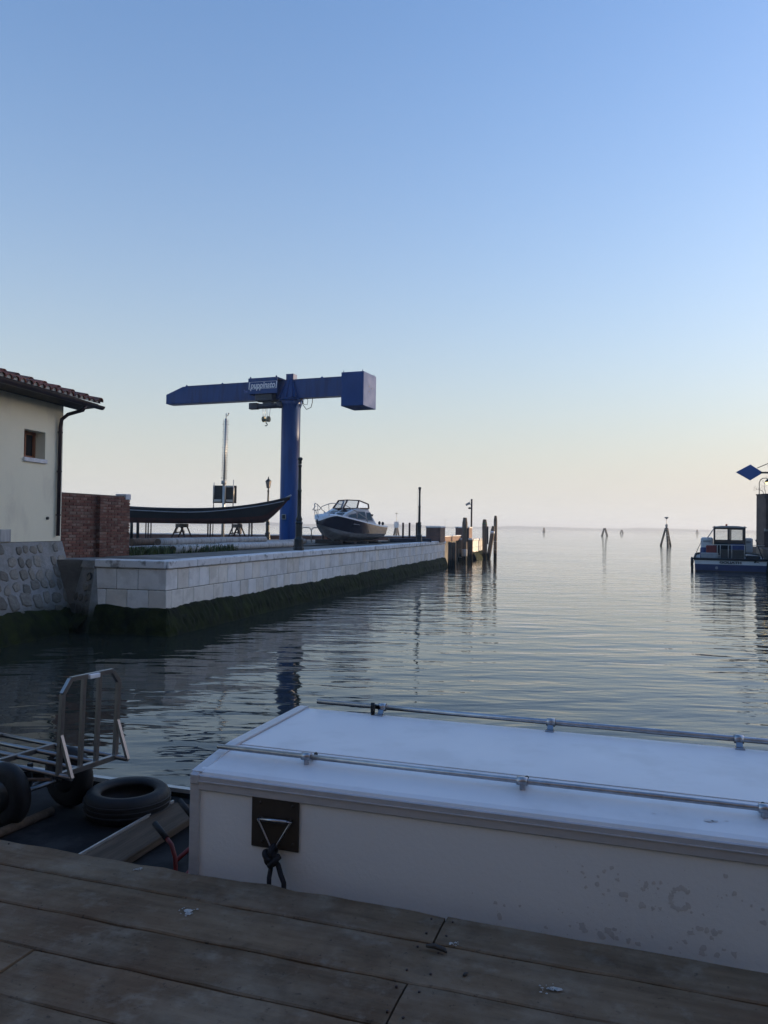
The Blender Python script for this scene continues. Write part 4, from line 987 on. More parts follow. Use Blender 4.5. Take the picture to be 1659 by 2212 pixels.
# ================================================================== MOTOR BOAT ON THE QUAY
mS = Vector((-.75, 41.45, 0)); mB = Vector((dp(685, 1129, 36.5).x, 36.5, 0))
mf = (mB - mS).normalized(); mn = Vector((-mf.y, mf.x, 0)); ML = (mB - mS).length   # forward, and the side we see
if mn.x < 0: mn = -mn
mboat = thing('motor_boat', 'white cabin motor boat with dark navy hull standing ashore on blocks', 'boat', lift(mS + mf * ML / 2, G))
def mpnt(a, b_, z): return mS + mf * a + mn * b_ + Z * z
secs2 = []
for i in range(33):
    s = i / 32; a = ML * s
    bs = 1.02 * (1 - max(0, (s - .35) / .65) ** 2.3) ** .8 + .02          # half beam at sheer
    sh = 2.40 + .50 * min(1, s / .85) ** 1.5 - .26 * max(0, (s - .85) / .15) ** 1.6
    ke = 1.70 + .0 * s + .88 * max(0, (s - .60) / .40) ** 2.0
    ch = 2.07 + .02 * s + .42 * max(0, (s - .50) / .50) ** 1.8
    ch = min(ch, sh - .05); ke = min(ke, ch - .02)
    bc = .93 * (1 - max(0, (s - .30) / .70) ** 2.0) ** .9 + .01
    secs2.append((a, bs, bc, sh, ch, ke))
top_ = MB(); bot_ = MB()
for sg_ in (-1, 1):
    rows = []
    for a, bs, bc, sh, ch, ke in secs2:
        r_ = []
        for k in range(5):                                              # lapped strakes
            f0 = k / 5; f1 = (k + 1) / 5
            for f_, out in ((f0, 0.0), (f1, .022)):
                r_.append(mpnt(a, sg_ * (bs + (bc - bs) * f_ ** 1.1 + out), sh + (ch - sh) * f_))
        rows.append(r_)
    top_.grid(rows, False)
    bot_.grid([[mpnt(a, sg_ * (bc + .02), ch), mpnt(a, sg_ * (bc * .86), ch + (ke - ch) * .45), mpnt(a, sg_ * (bc * .83), ch + (ke - ch) * .5), mpnt(a, sg_ * .04, ke), mpnt(a, 0, ke - .04)] for a, bs, bc, sh, ch, ke in secs2])
a, bs, bc, sh, ch, ke = secs2[0]
top_.add([mpnt(0, -bs, sh), mpnt(0, bs, sh), mpnt(0, bc, ch), mpnt(0, -bc, ch)], [(0, 1, 2, 3)])
bot_.add([mpnt(0, -bc, ch), mpnt(0, bc, ch), mpnt(0, 0, ke)], [(0, 1, 2)])
top_.build('hull_side', 'boat_navy', mboat); bot_.build('hull_bottom', 'boat_bottom', mboat)
dk = MB().grid([[mpnt(a, -bs - .03, sh + .0), mpnt(a, -bs - .03, sh + .05), mpnt(a, -bs * .9, sh + .085), mpnt(a, 0, sh + .12), mpnt(a, bs * .9, sh + .085), mpnt(a, bs + .03, sh + .05), mpnt(a, bs + .03, sh + .0)] for a, bs, bc, sh, ch, ke in secs2])
dk.build('deck', 'boat_white', mboat)
# cabin: side profile pushed across
prof = [(3.95, 2.90), (3.55, 3.08), (2.75, 3.30), (1.95, 3.34), (1.75, 3.30), (.95, 2.55), (.95, 2.45), (3.95, 2.82)]
wt_ = [.52, .62, .70, .74, .76, .86, .88, .62]
cbm = MB(); n_ = len(prof)
cbm.add([mpnt(a, -w_, z) for (a, z), w_ in zip(prof, wt_)] + [mpnt(a, w_, z) for (a, z), w_ in zip(prof, wt_)], [tuple(range(n_)), tuple(range(n_, 2 * n_))[::-1]] + [(i, (i + 1) % n_, (i + 1) % n_ + n_, i + n_) for i in range(n_)])
cbn = cbm.build('cabin', 'boat_white', mboat)
def strip(pts, m, name, par_, th=.02):
    n0 = (Vector(pts[1]) - Vector(pts[0])).cross(Vector(pts[2]) - Vector(pts[0])).normalized()
    if n0.dot(CAM - Vector(pts[0])) < 0: n0 = -n0
    return MB().prism([Vector(p) - n0 * .005 for p in pts], n0 * th).build(name, m, par_)
def side_w(a, z):                                                       # point on the seen cabin side
    w_ = .62 + (.88 - .62) * max(0, min(1, (3.9 - a) / 2.95)); w_ -= max(0, z - 2.5) * .13; return mpnt(a, w_ + .035, z)
for a0, a1, z0, z1 in ((3.55, 2.85, 2.84, 3.04), (2.77, 2.02, 2.80, 3.13), (1.95, 1.42, 2.74, 3.10)):
    sl_ = .06 if a1 > 2 else .14
    fr_ = strip([side_w(a0 + .07, z0 - .04), side_w(a1 - .12, z0 - .05), side_w(a1 + sl_ - .04, z1 + .035), side_w(a0 - .02, z1 + .03 - (.07 if a0 > 3 else 0))], 'boat_bottom', 'window_frame', cbn, .012)
    strip([side_w(a0, z0), side_w(a1, z0), side_w(a1 + sl_, z1), side_w(a0 - .08, z1 - (.07 if a0 > 3 else 0))], 'glass_blue', 'pane', fr_, .024)
def front_w(b_, f_):                                                    # point on the sloping cabin front, f 0..1 up
    a = 3.55 - .8 * f_; z = 3.08 + .22 * f_; return mpnt(a + .0, b_, z + .012)
for b0, b1 in ((-.42, -.05), (.06, .46)):
    strip([front_w(b0, .1), front_w(b1, .1), front_w(b1, .72), front_w(b0, .72)], 'glass_dark', 'front_hatch', cbn, .02)
for b0, b1 in ((-.44, -.06), (.06, .46)):
    strip([mpnt(3.93 - .06, b0, 2.94), mpnt(3.93 - .06, b1, 2.94), mpnt(3.62, b1, 3.065), mpnt(3.62, b0, 3.065)], 'glass_dark', 'front_hatch', cbn, .02)
# windscreen
z0, z1 = 3.32, 3.70
wp0 = [mpnt(1.7, -.78, z0), mpnt(2.75, -.66, z0 - .02), mpnt(2.95, 0, z0 - .03), mpnt(2.75, .66, z0 - .02), mpnt(1.7, .78, z0)]
wp1 = [mpnt(1.55, -.70, z1), mpnt(2.35, -.56, z1), mpnt(2.5, 0, z1 + .02), mpnt(2.35, .56, z1), mpnt(1.6, .70, z1 - .16)]
wsf = MB()
for i in range(5): wsf.bar(wp0[i], wp1[i], .06, .07)
for i in range(4): wsf.bar(wp0[i], wp0[i + 1], .05, .06); wsf.bar(wp1[i], wp1[i + 1], .05, .05)
wsc = wsf.build('windscreen_frame', 'frame_brown', mboat)
for i in range(4): MB().prism([wp0[i], wp0[i + 1], wp1[i + 1], wp1[i]], (wp0[i] - wp0[i + 1]).cross(Z).normalized() * .008).build('windscreen_pane', 'glass_clear', wsc)
# rails
def sheer_at(a):
    i = min(31, max(0, int(a / ML * 32))); return secs2[i]
rl_ = []
for k in range(13):
    a = 2.2 + (ML - .12 - 2.2) * k / 12; s_ = sheer_at(a); h_ = .16 + .36 * min(1, k / 7)
    rl_.append(mpnt(a, s_[1] * .93, s_[3] + .08 + h_))
nose = [mpnt(ML + .12, .18, secs2[-1][3] + .52), mpnt(ML + .16, 0, secs2[-1][3] + .5), mpnt(ML + .12, -.18, secs2[-1][3] + .52)]
rr_ = [p - mn * 2 * (p - mS).dot(mn) for p in rl_]
MB().tube(rl_ + nose + rr_[::-1], .017, 8).build('bow_rail', 'steel', mboat)
for k in (0, 4, 8, 11):
    a = 2.2 + (ML - .12 - 2.2) * k / 12; s_ = sheer_at(a)
    for sg_ in (1, -1): MB().tube([mpnt(a - .06, sg_ * s_[1] * .92, s_[3] + .06), rl_[k] if sg_ > 0 else rr_[k]], .014, 6).build('rail_stanchion', 'steel', mboat)
MB().tube([nose[1], mpnt(ML - .12, 0, secs2[-2][3] + .08)], .015, 6).build('rail_stanchion', 'steel', mboat)
for a in (.35, .75): MB().ball(mpnt(a, .93, 2.57 + .06 * a), .07, 6, (1, 1, 1.3)).build('winch', 'rubber', mboat)
MB().tube([mpnt(1.6, .86, 3.02), mpnt(1.55, .95, 2.98)], [.03, .06], 8).build('side_lamp', 'iron_dark', mboat)
MB().box(mpnt(ML - .9, .0, 2.98), (.3, .3, .16), None, .04).build('bow_hatch', 'boat_white', mboat)
MB().tube([mpnt(ML - .55, -.1, 2.86), mpnt(ML - .55, .12, 2.90)], .07, 8).build('anchor_winch', 'hoist_dark', mboat)
strip([mpnt(3.55, sheer_at(3.55)[1] * .945 + .02, 2.52), mpnt(3.0, sheer_at(3.0)[1] * .965 + .02, 2.49), mpnt(3.1, sheer_at(3.1)[1] * .965 + .02, 2.52), mpnt(3.5, sheer_at(3.5)[1] * .95 + .02, 2.55)], 'boat_bottom', 'scuffed_lettering', mboat, .012)
crd = thing('boat_cradle', 'dark timber cradle under the white motor boat', 'cradle', lift(mS + mf * ML / 2, G))
for a in (.5, 1.9, 3.2): MB().box(mpnt(a, 0, G + .05), (.22, 1.7, .1), frame_quat(mf, mn, Z).to_matrix(), .01).build('cross_beam', 'darkwood', crd)
for b_ in (-.5, .5): MB().box(mpnt(1.9, b_, G + .125), (3.6, .12, .05), frame_quat(mf, mn, Z).to_matrix(), .01).build('bearer', 'darkwood', crd)
for a, b_ in ((3.6, -.72), (3.6, -.45)): MB().tube([mpnt(a, b_, G), mpnt(a, b_, 2.75)], .03, 8).build('prop_post', 'iron_rust', crd)
MB().box(mpnt(3.75, -.3, G + .1), (.3, 1.4, .2), frame_quat(mf, mn, Z).to_matrix(), .02).build('bow_block', 'darkwood', crd)

# ================================================================== WORK BOAT, right
gs = gp(1577, 1235.4, 0.); GX, GY = gs.x, gs.y
gol = thing('work_boat', 'broad blue and white work boat with small wheelhouse moored stern on at the right bank', 'boat', (GX, GY, 0), -math.atan2(GX, GY) + .02)
def gq(x, y, z): return Vector((GX + x, GY + y, z))
HW = 2.0; GL = 8.6
def gsec(y):
    s = y / GL; k = 1 - max(0, (s - .55) / .45) ** 2.2; return HW * max(.04, k)
ys = [GL * i / 22 for i in range(23)]
def band(z0, z1, o0, o1, m, name, par_=None):
    mb = MB()
    for sg_ in (-1, 1): mb.grid([[gq(sg_ * (gsec(y) + o0), y, z0 + .012 * y), gq(sg_ * (gsec(y) + o1), y, z1 + .03 * y)] for y in ys])
    mb.add([gq(-HW - o0, 0, z0), gq(HW + o0, 0, z0), gq(HW + o1, 0, z1), gq(-HW - o1, 0, z1)], [(0, 1, 2, 3)])
    return mb.build(name, m, par_ or gol)
band(-.6, .06, -.12, -.02, 'hull_black', 'hull_bottom'); band(.06, .43, -.02, .0, 'goliath_blue', 'hull_band'); wb_ = band(.43, .70, .0, .02, 'goliath_white', 'white_band')
rim = MB()
for sg_ in (-1, 1): rim.tube([gq(sg_ * (gsec(y) + .03), y, .75 + .03 * y) for y in ys], .07, 8)
rim.tube([gq(-HW - .03, -.02, .75), gq(HW + .03, -.02, .75)], .075, 8); rim.build('rubbing_rim', 'rubber', gol)
MB().grid([[gq(-gsec(y), y, .70 + .03 * y), gq(gsec(y), y, .70 + .03 * y)] for y in ys], False).build('deck', 'grey_paint', gol)
tx = text_mesh('GOLIATH', .19, 'letter', .003, 0, .009)
link('name_lettering', tx, wb_, gq(.02, -.045, .555) - gs, frame_quat((1, 0, 0), (0, 0, 1), (0, -1, 0)), (1.5, 1, 1))
MB().lathe(gq(-.75, -.02, .22), [(.085, -.02), (.085, .03)], 14, (0, -1, 0)).build('exhaust', 'grey_paint', gol)
MB().lathe(gq(1.36, -.03, .62), [(.05, -.02), (.05, .03)], 10, (0, -1, 0)).build('fairlead', 'iron_dark', gol)
WY0, WY1, WX = 2.6, 4.8, .88
wh = MB()
for x in (-WX, -.02, WX):
    for y in (WY0, WY1): wh.box(gq(x, y, 1.8), (.11, .11, 1.95))
for y in (WY0, WY1):
    for z_ in (2.66, 1.82): wh.box(gq(0, y, z_), (2 * WX, .09, .14))
for x in (-WX, WX):
    wh.box(gq(x, (WY0 + WY1) / 2, 2.66), (.09, WY1 - WY0, .14)); wh.box(gq(x, (WY0 + WY1) / 2, 1.4), (.05, WY1 - WY0, .95))
wh.box(gq(0, WY1, 1.35), (2 * WX, .06, .95))
whb = wh.build('wheelhouse', 'dark_cabin', gol)
rf = MB().prism([gq(-WX - .12, WY0 - .12, 2.73), gq(-WX * .55, WY0 - .12, 2.80), gq(WX * .55, WY0 - .12, 2.80), gq(WX + .12, WY0 - .12, 2.73), gq(WX + .12, WY0 - .12, 2.69), gq(-WX - .12, WY0 - .12, 2.69)], (0, WY1 - WY0 + .24, 0)).build('wheelhouse_roof', 'grey_paint', gol)
MB().lathe(gq(-.17, WY0 + .3, 2.79), [(.06, 0), (.06, .09), (.035, .13)], 10).build('beacon', 'orange', rf)
MB().box(gq(-.44, WY1, 2.25), (.76, .012, .72)).build('window_pane', 'glass_clear', whb)
MB().box(gq(.44, WY1, 2.25), (.76, .012, .72)).build('window_pane', 'glass_clear', whb)
dr = MB()
for x in (.08, .82): dr.box(gq(x, WY0 - .03, 2.2), (.07, .05, .95))
for z_ in (2.62, 1.78): dr.box(gq(.45, WY0 - .03, z_), (.7, .05, .12))
drp = dr.build('door_frame', 'dark_cabin', gol)
MB().box(gq(.45, WY0 - .03, 2.2), (.68, .012, .74)).build('door_pane', 'glass_clear', drp)
MB().box(gq(.46, WY0 - .06, 1.35), (.78, .05, .62), None, .02).build('locker_door', 'blue_paint', gol)
MB().box(gq(-.44, WY0 + 1.4, 1.35), (.8, .5, .9), None, .03).build('console', 'cable', gol)
for sg_, x0, x1 in ((-1, -1.72, -.95), (1, .95, 1.45)):
    MB().box(gq((x0 + x1) / 2, WY1 + .6, 1.55), (abs(x1 - x0), 1.6, .95), None, .08).build('deck_house', 'goliath_white', gol)
    MB().box(gq((x0 + x1) / 2, WY1 - .215, 1.78), (abs(x1 - x0) * .6, .03, .12), None, .01).build('vent_slot', 'grey_paint', gol)
MB().tube([gq(-WX - .05, WY0 + .1, 2.6), gq(-WX - .45, WY1, 1.95)], .03, 6).build('stay', 'goliath_white', gol)
MB().box(gq(-1.05, 1.5, 1.28), (.62, .5, .56), None, .04).build('red_crate', 'red_paint', gol)
for x in (-1.5, -1.3): MB().lathe(gq(x, 1.9, .72), [(.2, 0), (.22, .06), (.22, .62), (.16, .7)], 14).build('blue_drum', 'blue_paint', gol)
MB().box(gq(-1.15, .7, .92), (1.0, .5, .38), None, .03).build('engine_box', 'grey_paint', gol)
MB().box(gq(.15, 1.2, 1.02), (1.3, .6, .6), None, .03).build('cargo_box', 'darkwood', gol)
MB().box(gq(1.3, 1.0, .85), (.8, .7, .28), None, .06).build('net_heap', 'rubber', gol)
rlg = MB()
for z_ in (1.62,): rlg.tube([gq(-1.35, .35, z_), gq(1.9, .35, z_)], .018, 6)
for x in (-.72, -.55, -.1, .1, .8): rlg.tube([gq(x, .35, .7), gq(x, .35, 1.62)], .016, 6)
rlg.build('stern_rail', 'galv', gol)
MB().tube([gq(-1.62, .5, 1.82), gq(-1.85, .3, 1.3), gq(-2.03, .1, .7), gq(-2.12, 0, .35)], .02, 6).build('fender_rope', 'rope_dark', gol)
fd = MB()
for c_, rr in ((gq(-2.16, .3, .5), .27), (gq(-2.14, .15, .12), .2)):
    fd.tube([c_ + Vector((0, math.cos(a) * rr, math.sin(a) * rr)) for a in [k * math.pi / 8 for k in range(16)]], .075, 8, closed=True)
fd.build('tyre_fender', 'rubber', gol)
MB().tube([gq(1.5, 2.2, 1.95), gq(1.62, 2.0, 1.6), gq(1.85, 1.4, .8)], .03, 6).build('mooring_rope', 'rope_dark', gol)
MB().tube([gq(1.36, -.05, .66), gq(1.9, .1, .5), gq(2.6, .4, 1.0), gq(2.85, 1.0, 1.4)], .022, 6).build('mooring_rope', 'rope_dark', gol)

# blue diamond sign on a bracket
sy_ = 45.0; sc_ = dp(1621, 1020.5, sy_)
sgn = thing('diamond_sign', 'blank blue diamond plate on a bracket above the right bank', 'sign', (24.35, sy_, 1.35))
hw_, hh_ = 31 * sy_ / F, 17.2 * sy_ / F
MB().prism([sc_ + Vector((-hw_, 0, 0)), sc_ + Vector((0, 0, -hh_)), sc_ + Vector((hw_ * .78, 0, -.06)), sc_ + Vector((hw_ * .78, 0, .06)), sc_ + Vector((0, 0, hh_))], (0, .05, 0)).build('plate', 'sign_blue', sgn)
MB().bar(sc_ + Vector((hw_ * .7, .02, 0)), Vector((24.35, sy_ + .02, sc_.z)), .06, .1).build('bracket_arm', 'iron_dark', sgn)
MB().bar(sc_ + Vector((hw_ * .5, .04, .26)), Vector((24.35, sy_ + .04, sc_.z + 1.65)), .04, .04).build('brace', 'iron_dark', sgn)
MB().tube([Vector((24.35, sy_ + .06, 1.35)), Vector((24.35, sy_ + .06, sc_.z + 1.9))], .08, 12).build('post', 'iron_dark', sgn)
# gooseneck lamp on the brick pier
lb_ = dp(1640, 1070, PY + .3); lx = lb_.x
lmp = thing('gooseneck_lamp', 'small lit gooseneck lamp on top of the brick wall end', 'lamp', (lx, PY + .3, PT + .08))
zz = dp(1640, 1033, PY + .3).z
MB().tube([(lx, PY + .3, PT), (lx, PY + .3, zz - .35), (lx + .08, PY + .3, zz - .12), (lx + .25, PY + .3, zz), (lx + .5, PY + .3, zz + .02), (lx + .62, PY + .3, zz - .06)], .03, 8).build('neck', 'iron_dark', lmp)
MB().lathe((lx + .62, PY + .3, zz - .2), [(.2, -.08), (.16, .06), (.05, .14)], 14).build('shade', 'iron_dark', lmp)
MB().ball((lx + .62, PY + .3, zz - .3), .15, 8).build('bulb', 'lamp_glow', lmp)
# dry stems on the pier
rn = random.Random(12)
for k, (x_, lean, h_) in enumerate(((px0 + .02, -.75, .75), (px0 + .12, -.12, .95), (px0 + .55, -.2, 1.9), (px0 + .75, .05, 2.1), (px0 + .95, .2, 1.4), (px0 + 1.1, .45, 1.0))):
    lbs = ('drooping dry weed hanging off the left edge of the brick wall end', 'short dry seed-headed weed on the brick wall end', 'tall bare stem left of the lit lamp on the brick wall end', 'tallest bare stem behind the lit lamp on the brick wall end', 'bare stem right of the lit lamp on the brick wall end', 'leaning dry weed at the picture edge on the brick wall end')
    t_ = thing('dry_weed', lbs[k], 'weed', (x_, PY + .1, PT + .08), 0, 'dry weeds on the brick wall end')
    p = Vector((x_, PY + .1, PT + .06)); pts = [p + Vector((lean * f_ ** 1.3 + .03 * math.sin(f_ * 9 + k), 0, h_ * (f_ if lean > -.5 else f_ * (1.3 - f_)))) for f_ in (0, .25, .5, .75, 1)]
    MB().tube(pts, [.02, .017, .014, .01, .006], 5).build('stem', 'dry_stem', t_)
    for j in range(7):
        br = MB()
        q_ = pts[0].lerp(pts[-1], .0) if False else pts[1 + j % 4]; e_ = q_ + Vector((rn.uniform(-.28, .28), rn.uniform(-.1, .1), rn.uniform(.08, .35)))
        br.tube([q_, e_, e_ + Z * .02], [.009, .005, .016], 4)
        br.build('twig', 'dry_stem', t_)

# ================================================================== FOREGROUND: DOCK
DH = 1.0
dA = gp(0, 1811, DH); dB = gp(1600, 2085, DH); du = (dB - dA).normalized(); dn = Vector((-du.y, du.x, 0))   # along the edge (right), out to the water
def dq(u_, n_, z): return Vector((dA.x, dA.y, 0)) + du * u_ + dn * n_ + Z * z
dqt = frame_quat(du, dn, Z)
dock = thing('plank_dock', 'weathered wooden plank landing stage in the foreground', 'dock', dq(1.5, -1.5, 0))
dbo = base_of(dock)
rowsn = [0, -.209, -.467, -.700, -.950]
while rowsn[-1] > -4.6: rowsn.append(rowsn[-1] - random.Random(len(rowsn)).uniform(.225, .255))
joints = {0: [2.095], 1: [], 2: [2.08], 3: [.83], 4: [2.5]}
rn = random.Random(21)
for i in range(len(rowsn) - 1):
    cuts = [-5.2 + rn.uniform(-.2, .2)] + ([-2.2] if i % 2 else []) + joints.get(i, [rn.uniform(-1, 2.6)]) + [3.19 + rn.uniform(-.02, .02)]
    w_ = rowsn[i] - rowsn[i + 1] - .005
    for a, b_ in zip(cuts, cuts[1:]):
        L_ = b_ - a - .008; mb = MB(); nu = max(4, int(L_ / .12)); rows = []
        wob = [rn.uniform(-.004, .004) for _ in range(nu + 1)]; wob2 = [rn.uniform(-.003, .003) for _ in range(nu + 1)]
        if i == 0: wob = [rn.uniform(-.012, .010) + .006 * math.sin(k * .7) for k in range(nu + 1)]
        for k in range(nu + 1):
            x = -L_ / 2 + L_ * k / nu; y1 = w_ / 2 + wob[k]; y0 = -w_ / 2 + wob2[k]; e = rn.uniform(0, .003)
            rows.append([Vector((x, y0, -.05)), Vector((x, y0, -.006)), Vector((x, y0 + .006, -e)), Vector((x, 0, rn.uniform(-.001, .002))), Vector((x, y1 - .008, -e)), Vector((x, y1, -.009)), Vector((x, y1, -.05)), Vector((x, y0, -.05))])
        mb.grid(rows, False); mb.add(rows[0][:-1], [tuple(range(7))]); mb.add(rows[-1][:-1], [tuple(range(7))])
        link('plank', mb.mesh('plank', 'plank'), dock, dq((a + b_) / 2, (rowsn[i] + rowsn[i + 1]) / 2, DH + rn.uniform(-.004, .003)) - dbo, dqt)
for u_ in (-4.5, -2.6, -.7, 1.2, 3.0):
    MB().box(dq(u_, -2.35, DH - .14), (.16, 4.5, .16), dqt.to_matrix(), .01).build('joist', 'pile_wood', dock)
    for n_ in (-.35, -2.4, -4.3): MB().lathe(dq(u_, n_, 0), [(.11, -1.5), (.11, DH - .22)], 12).build('support_pile', 'pile_wood', dock)
nail = MB().lathe((0, 0, 0), [(.0042, -.006), (.0042, .0006), (.002, .0012)], 8).mesh('nail', 'iron_rust')
for i in range(6):
    for u_ in (.1, 2.06, 2.13):
        for f_ in (.22, .78): link('nail', nail, dock, dq(u_ + rn.uniform(-.015, .015), rowsn[i] + (rowsn[i + 1] - rowsn[i]) * f_ + rn.uniform(-.012, .012), DH + .003) - dbo)
# bird droppings and scraps on the planks
def splat(u_, n_, r_, label, seed):
    rn = random.Random(seed); c_ = dq(u_, n_, DH + .0045); mb = MB()
    for j in range(14):
        rr = r_ * rn.uniform(.1, .38) * (1 if j < 4 else .4); a = rn.uniform(0, 6.3); d_ = r_ * rn.random() ** .7
        o_ = c_ + du * d_ * math.cos(a) + dn * d_ * math.sin(a); k = 8
        ring = [o_ + (du * math.cos(6.283 * q_ / k) * 1.2 + dn * math.sin(6.283 * q_ / k)) * rr * rn.uniform(.6, 1.1) for q_ in range(k)]
        mb.add(ring + [o_ + Z * .003], [(q_, (q_ + 1) % k, k) for q_ in range(k)])
    o = link('bird_dropping', mb.mesh('bird_dropping', 'dropping', c_), None, c_); tag(o, label, 'bird dropping', 'bird droppings on the planks', 'thing')
def dpix(px, py):
    p = gp(px, py, DH); v = p - Vector((dA.x, dA.y, DH)); return v.dot(du), v.dot(dn)
for k, (px, py, r_, lb) in enumerate(((405, 1972, .042, 'largest white bird dropping splash on the planks, left of centre'), (1185, 2138, .035, 'round white bird dropping on the right part of the planks'), (296, 1880, .02, 'small pale bird dropping near the plank edge at left'), (980, 2040, .018, 'speck of pale bird dropping beside the twig'))):
    u_, n_ = dpix(px, py); splat(u_, n_, r_, lb, 30 + k)
u_, n_ = dpix(945, 2055)
c_ = dq(u_, n_, DH + .012)
o = solo(MB().tube([c_ - du * .04, c_ - du * .01 + Z * .004, c_ + du * .025 - dn * .004, c_ + du * .035 - dn * .018], [.006, .009, .008, .004], 6), 'twig', 'darkwood', 'short dark curved twig lying on the planks right of centre', 'twig', c_ - Z * .012); tag(o, kind='thing')
u_, n_ = dpix(1005, 2108); c_ = dq(u_, n_, DH + .006)
o = solo(MB().tube([c_ - du * .004 - dn * .012, c_, c_ + du * .006 + dn * .012], [.003, .006, .003], 6), 'dead_leaf', 'darkwood', 'tiny dark leaf scrap on the planks below the twig', 'leaf', c_ - Z * .006); tag(o, kind='thing')

# ================================================================== FOREGROUND: CARGO BARGE with white cover box
barge = thing('cargo_barge', 'black cargo barge moored at the dock carrying a white cover box with rails', 'barge', dq(1.0, 1.2, 0))
DK = .42
def bq(u_, n_, z): return dq(u_, n_, z)
hu_ = [-6.5, -5.2, -3.5, 3.6, 6.5, 8.0]; nf = [1.6, 2.15, 2.28, 2.28, 2.2, 1.5]; nn = [.7, .25, .12, .12, .15, .6]
hl = MB()
for ns_ in (nf, nn): hl.grid([[bq(u_, n_ + (-.12 if ns_ is nf else .12), -.7), bq(u_, n_, .30), bq(u_, n_, DK + .05)] for u_, n_ in zip(hu_, ns_)], False)
for k in (0, -1): hl.add([bq(hu_[k], nf[k], DK + .05), bq(hu_[k], nn[k], DK + .05), bq(hu_[k], nn[k], -.7), bq(hu_[k], nf[k], -.7)], [(0, 1, 2, 3)])
hl.build('hull', 'barge_black', barge)
HU0, HU1, HN0, HN1 = .30, 6.0, .32, 2.0                          # the hold opening
dkm = MB()
dkm.add([bq(u_, n_, DK) for u_, n_ in ((-6.4, 1.5), (-6.4, .75), (-5.2, .26), (HU0, .14), (HU0, 2.26), (-5.1, 2.13))], [(0, 1, 2, 3, 4, 5)])
for u0_, u1_, n0_, n1_ in ((HU0, 7.9, .14, HN0), (HU0, 7.9, HN1, 2.26), (HU1, 7.9, HN0, HN1)): dkm.add([bq(u0_, n0_, DK), bq(u1_, n0_, DK), bq(u1_, n1_, DK), bq(u0_, n1_, DK)], [(0, 1, 2, 3)])
dkm.build('deck', 'barge_black', barge)
hd_ = MB(); hc = [(HU0, HN0), (HU1, HN0), (HU1, HN1), (HU0, HN1)]
for (a, b_), (c_, d_) in zip(hc, hc[1:] + hc[:1]): hd_.add([bq(a, b_, DK), bq(c_, d_, DK), bq(c_, d_, -.15), bq(a, b_, -.15)], [(0, 1, 2, 3)])
hd_.add([bq(a, b_, -.15) for a, b_ in hc], [(0, 1, 2, 3)]); hd_.build('hold', 'barge_black', barge)
MB().bar(bq(-5.1, 2.24, DK + .055), bq(5.5, 2.26, DK + .055), .05, .03).build('gunwale_strip', 'galv', barge)
# board along the hold
q0, q1, q2, q3 = gp(192, 1839, DK + .06), gp(274, 1854, DK + .06), gp(409, 1769, DK + .06), gp(367, 1738, DK + .06)
bdv = ((q3 + q2) / 2 - (q0 + q1) / 2); bdn = bdv.normalized(); wv_ = bdn.cross(Z); st_ = (q0 + q1) / 2 - bdn * 1.0; en_ = (q3 + q2) / 2 + bdn * .15
bdw = .5 * (abs((q1 - q0).dot(wv_)) + abs((q2 - q3).dot(wv_)))
mb = MB().box((0, 0, 0), ((en_ - st_).length, bdw, .05), None, .006)
link('hatch_board', mb.mesh('hatch_board', 'old_board'), barge, (st_ + en_) / 2 + Z * -.024 - base_of(barge), frame_quat(bdn, Z.cross(bdn), Z))
MB().bar(st_ - wv_ * (bdw / 2 + .009) - Z * .012, en_ - wv_ * (bdw / 2 + .009) - Z * .012, .012, .05).build('edge_strip', 'galv', barge)
# cover box
BU0, BU1, BN0, BN1 = .872, 4.6, .20, 1.372
zE, zR = 1.335, 1.378                                             # wall top edge, flat roof
bx = MB()
bx.add([bq(BU0 + .0, BN0, .3), bq(BU1, BN0, .3), bq(BU1, BN0, zE), bq(BU0, BN0, zE)], [(0, 1, 2, 3)])
bx.add([bq(BU0, BN1, .3), bq(BU1, BN1, .3), bq(BU1, BN1, zE), bq(BU0, BN1, zE)], [(0, 1, 2, 3)])
for u_ in (BU0, BU1): bx.add([bq(u_, BN0, .3), bq(u_, BN1, .3), bq(u_, BN1, zE), bq(u_, BN1 - .04, zR - .002), bq(u_, .54, zR - .002), bq(u_, BN0, zE)], [(0, 1, 2, 3, 4, 5)])
box = bx.build('box_wall', 'grp_wall', barge)
rfm = MB()
pr = [(BN0 - .004, zE - .002), (BN0 + .004, zE + .01), (BN0 + .03, zE + .018), (.40, zE + .034), (.538, zR), (.542, zR + .001)]
rfm.grid([[bq(u_, n_, z) for n_, z in pr] for u_ in (BU0 + .03, BU1)], False)
rfm.build('roof_slope', 'grp_roof', box)
MB().grid([[bq(u_, .545, zR - .004), bq(u_, .548, zR + .004), bq(u_, BN1 - .05, zR + .006), bq(u_, BN1 - .045, zR - .002)] for u_ in (BU0 + .055, BU1)], False).build('roof_panel', 'grp_roof', box)
MB().grid([[bq(u_, BN1 - .042, zR + .002), bq(u_, BN1 + .005, zR + .001), bq(u_, BN1 + .008, zR - .06)] for u_ in (BU0 + .01, BU1)], False).build('roof_edge', 'grp_roof', box)
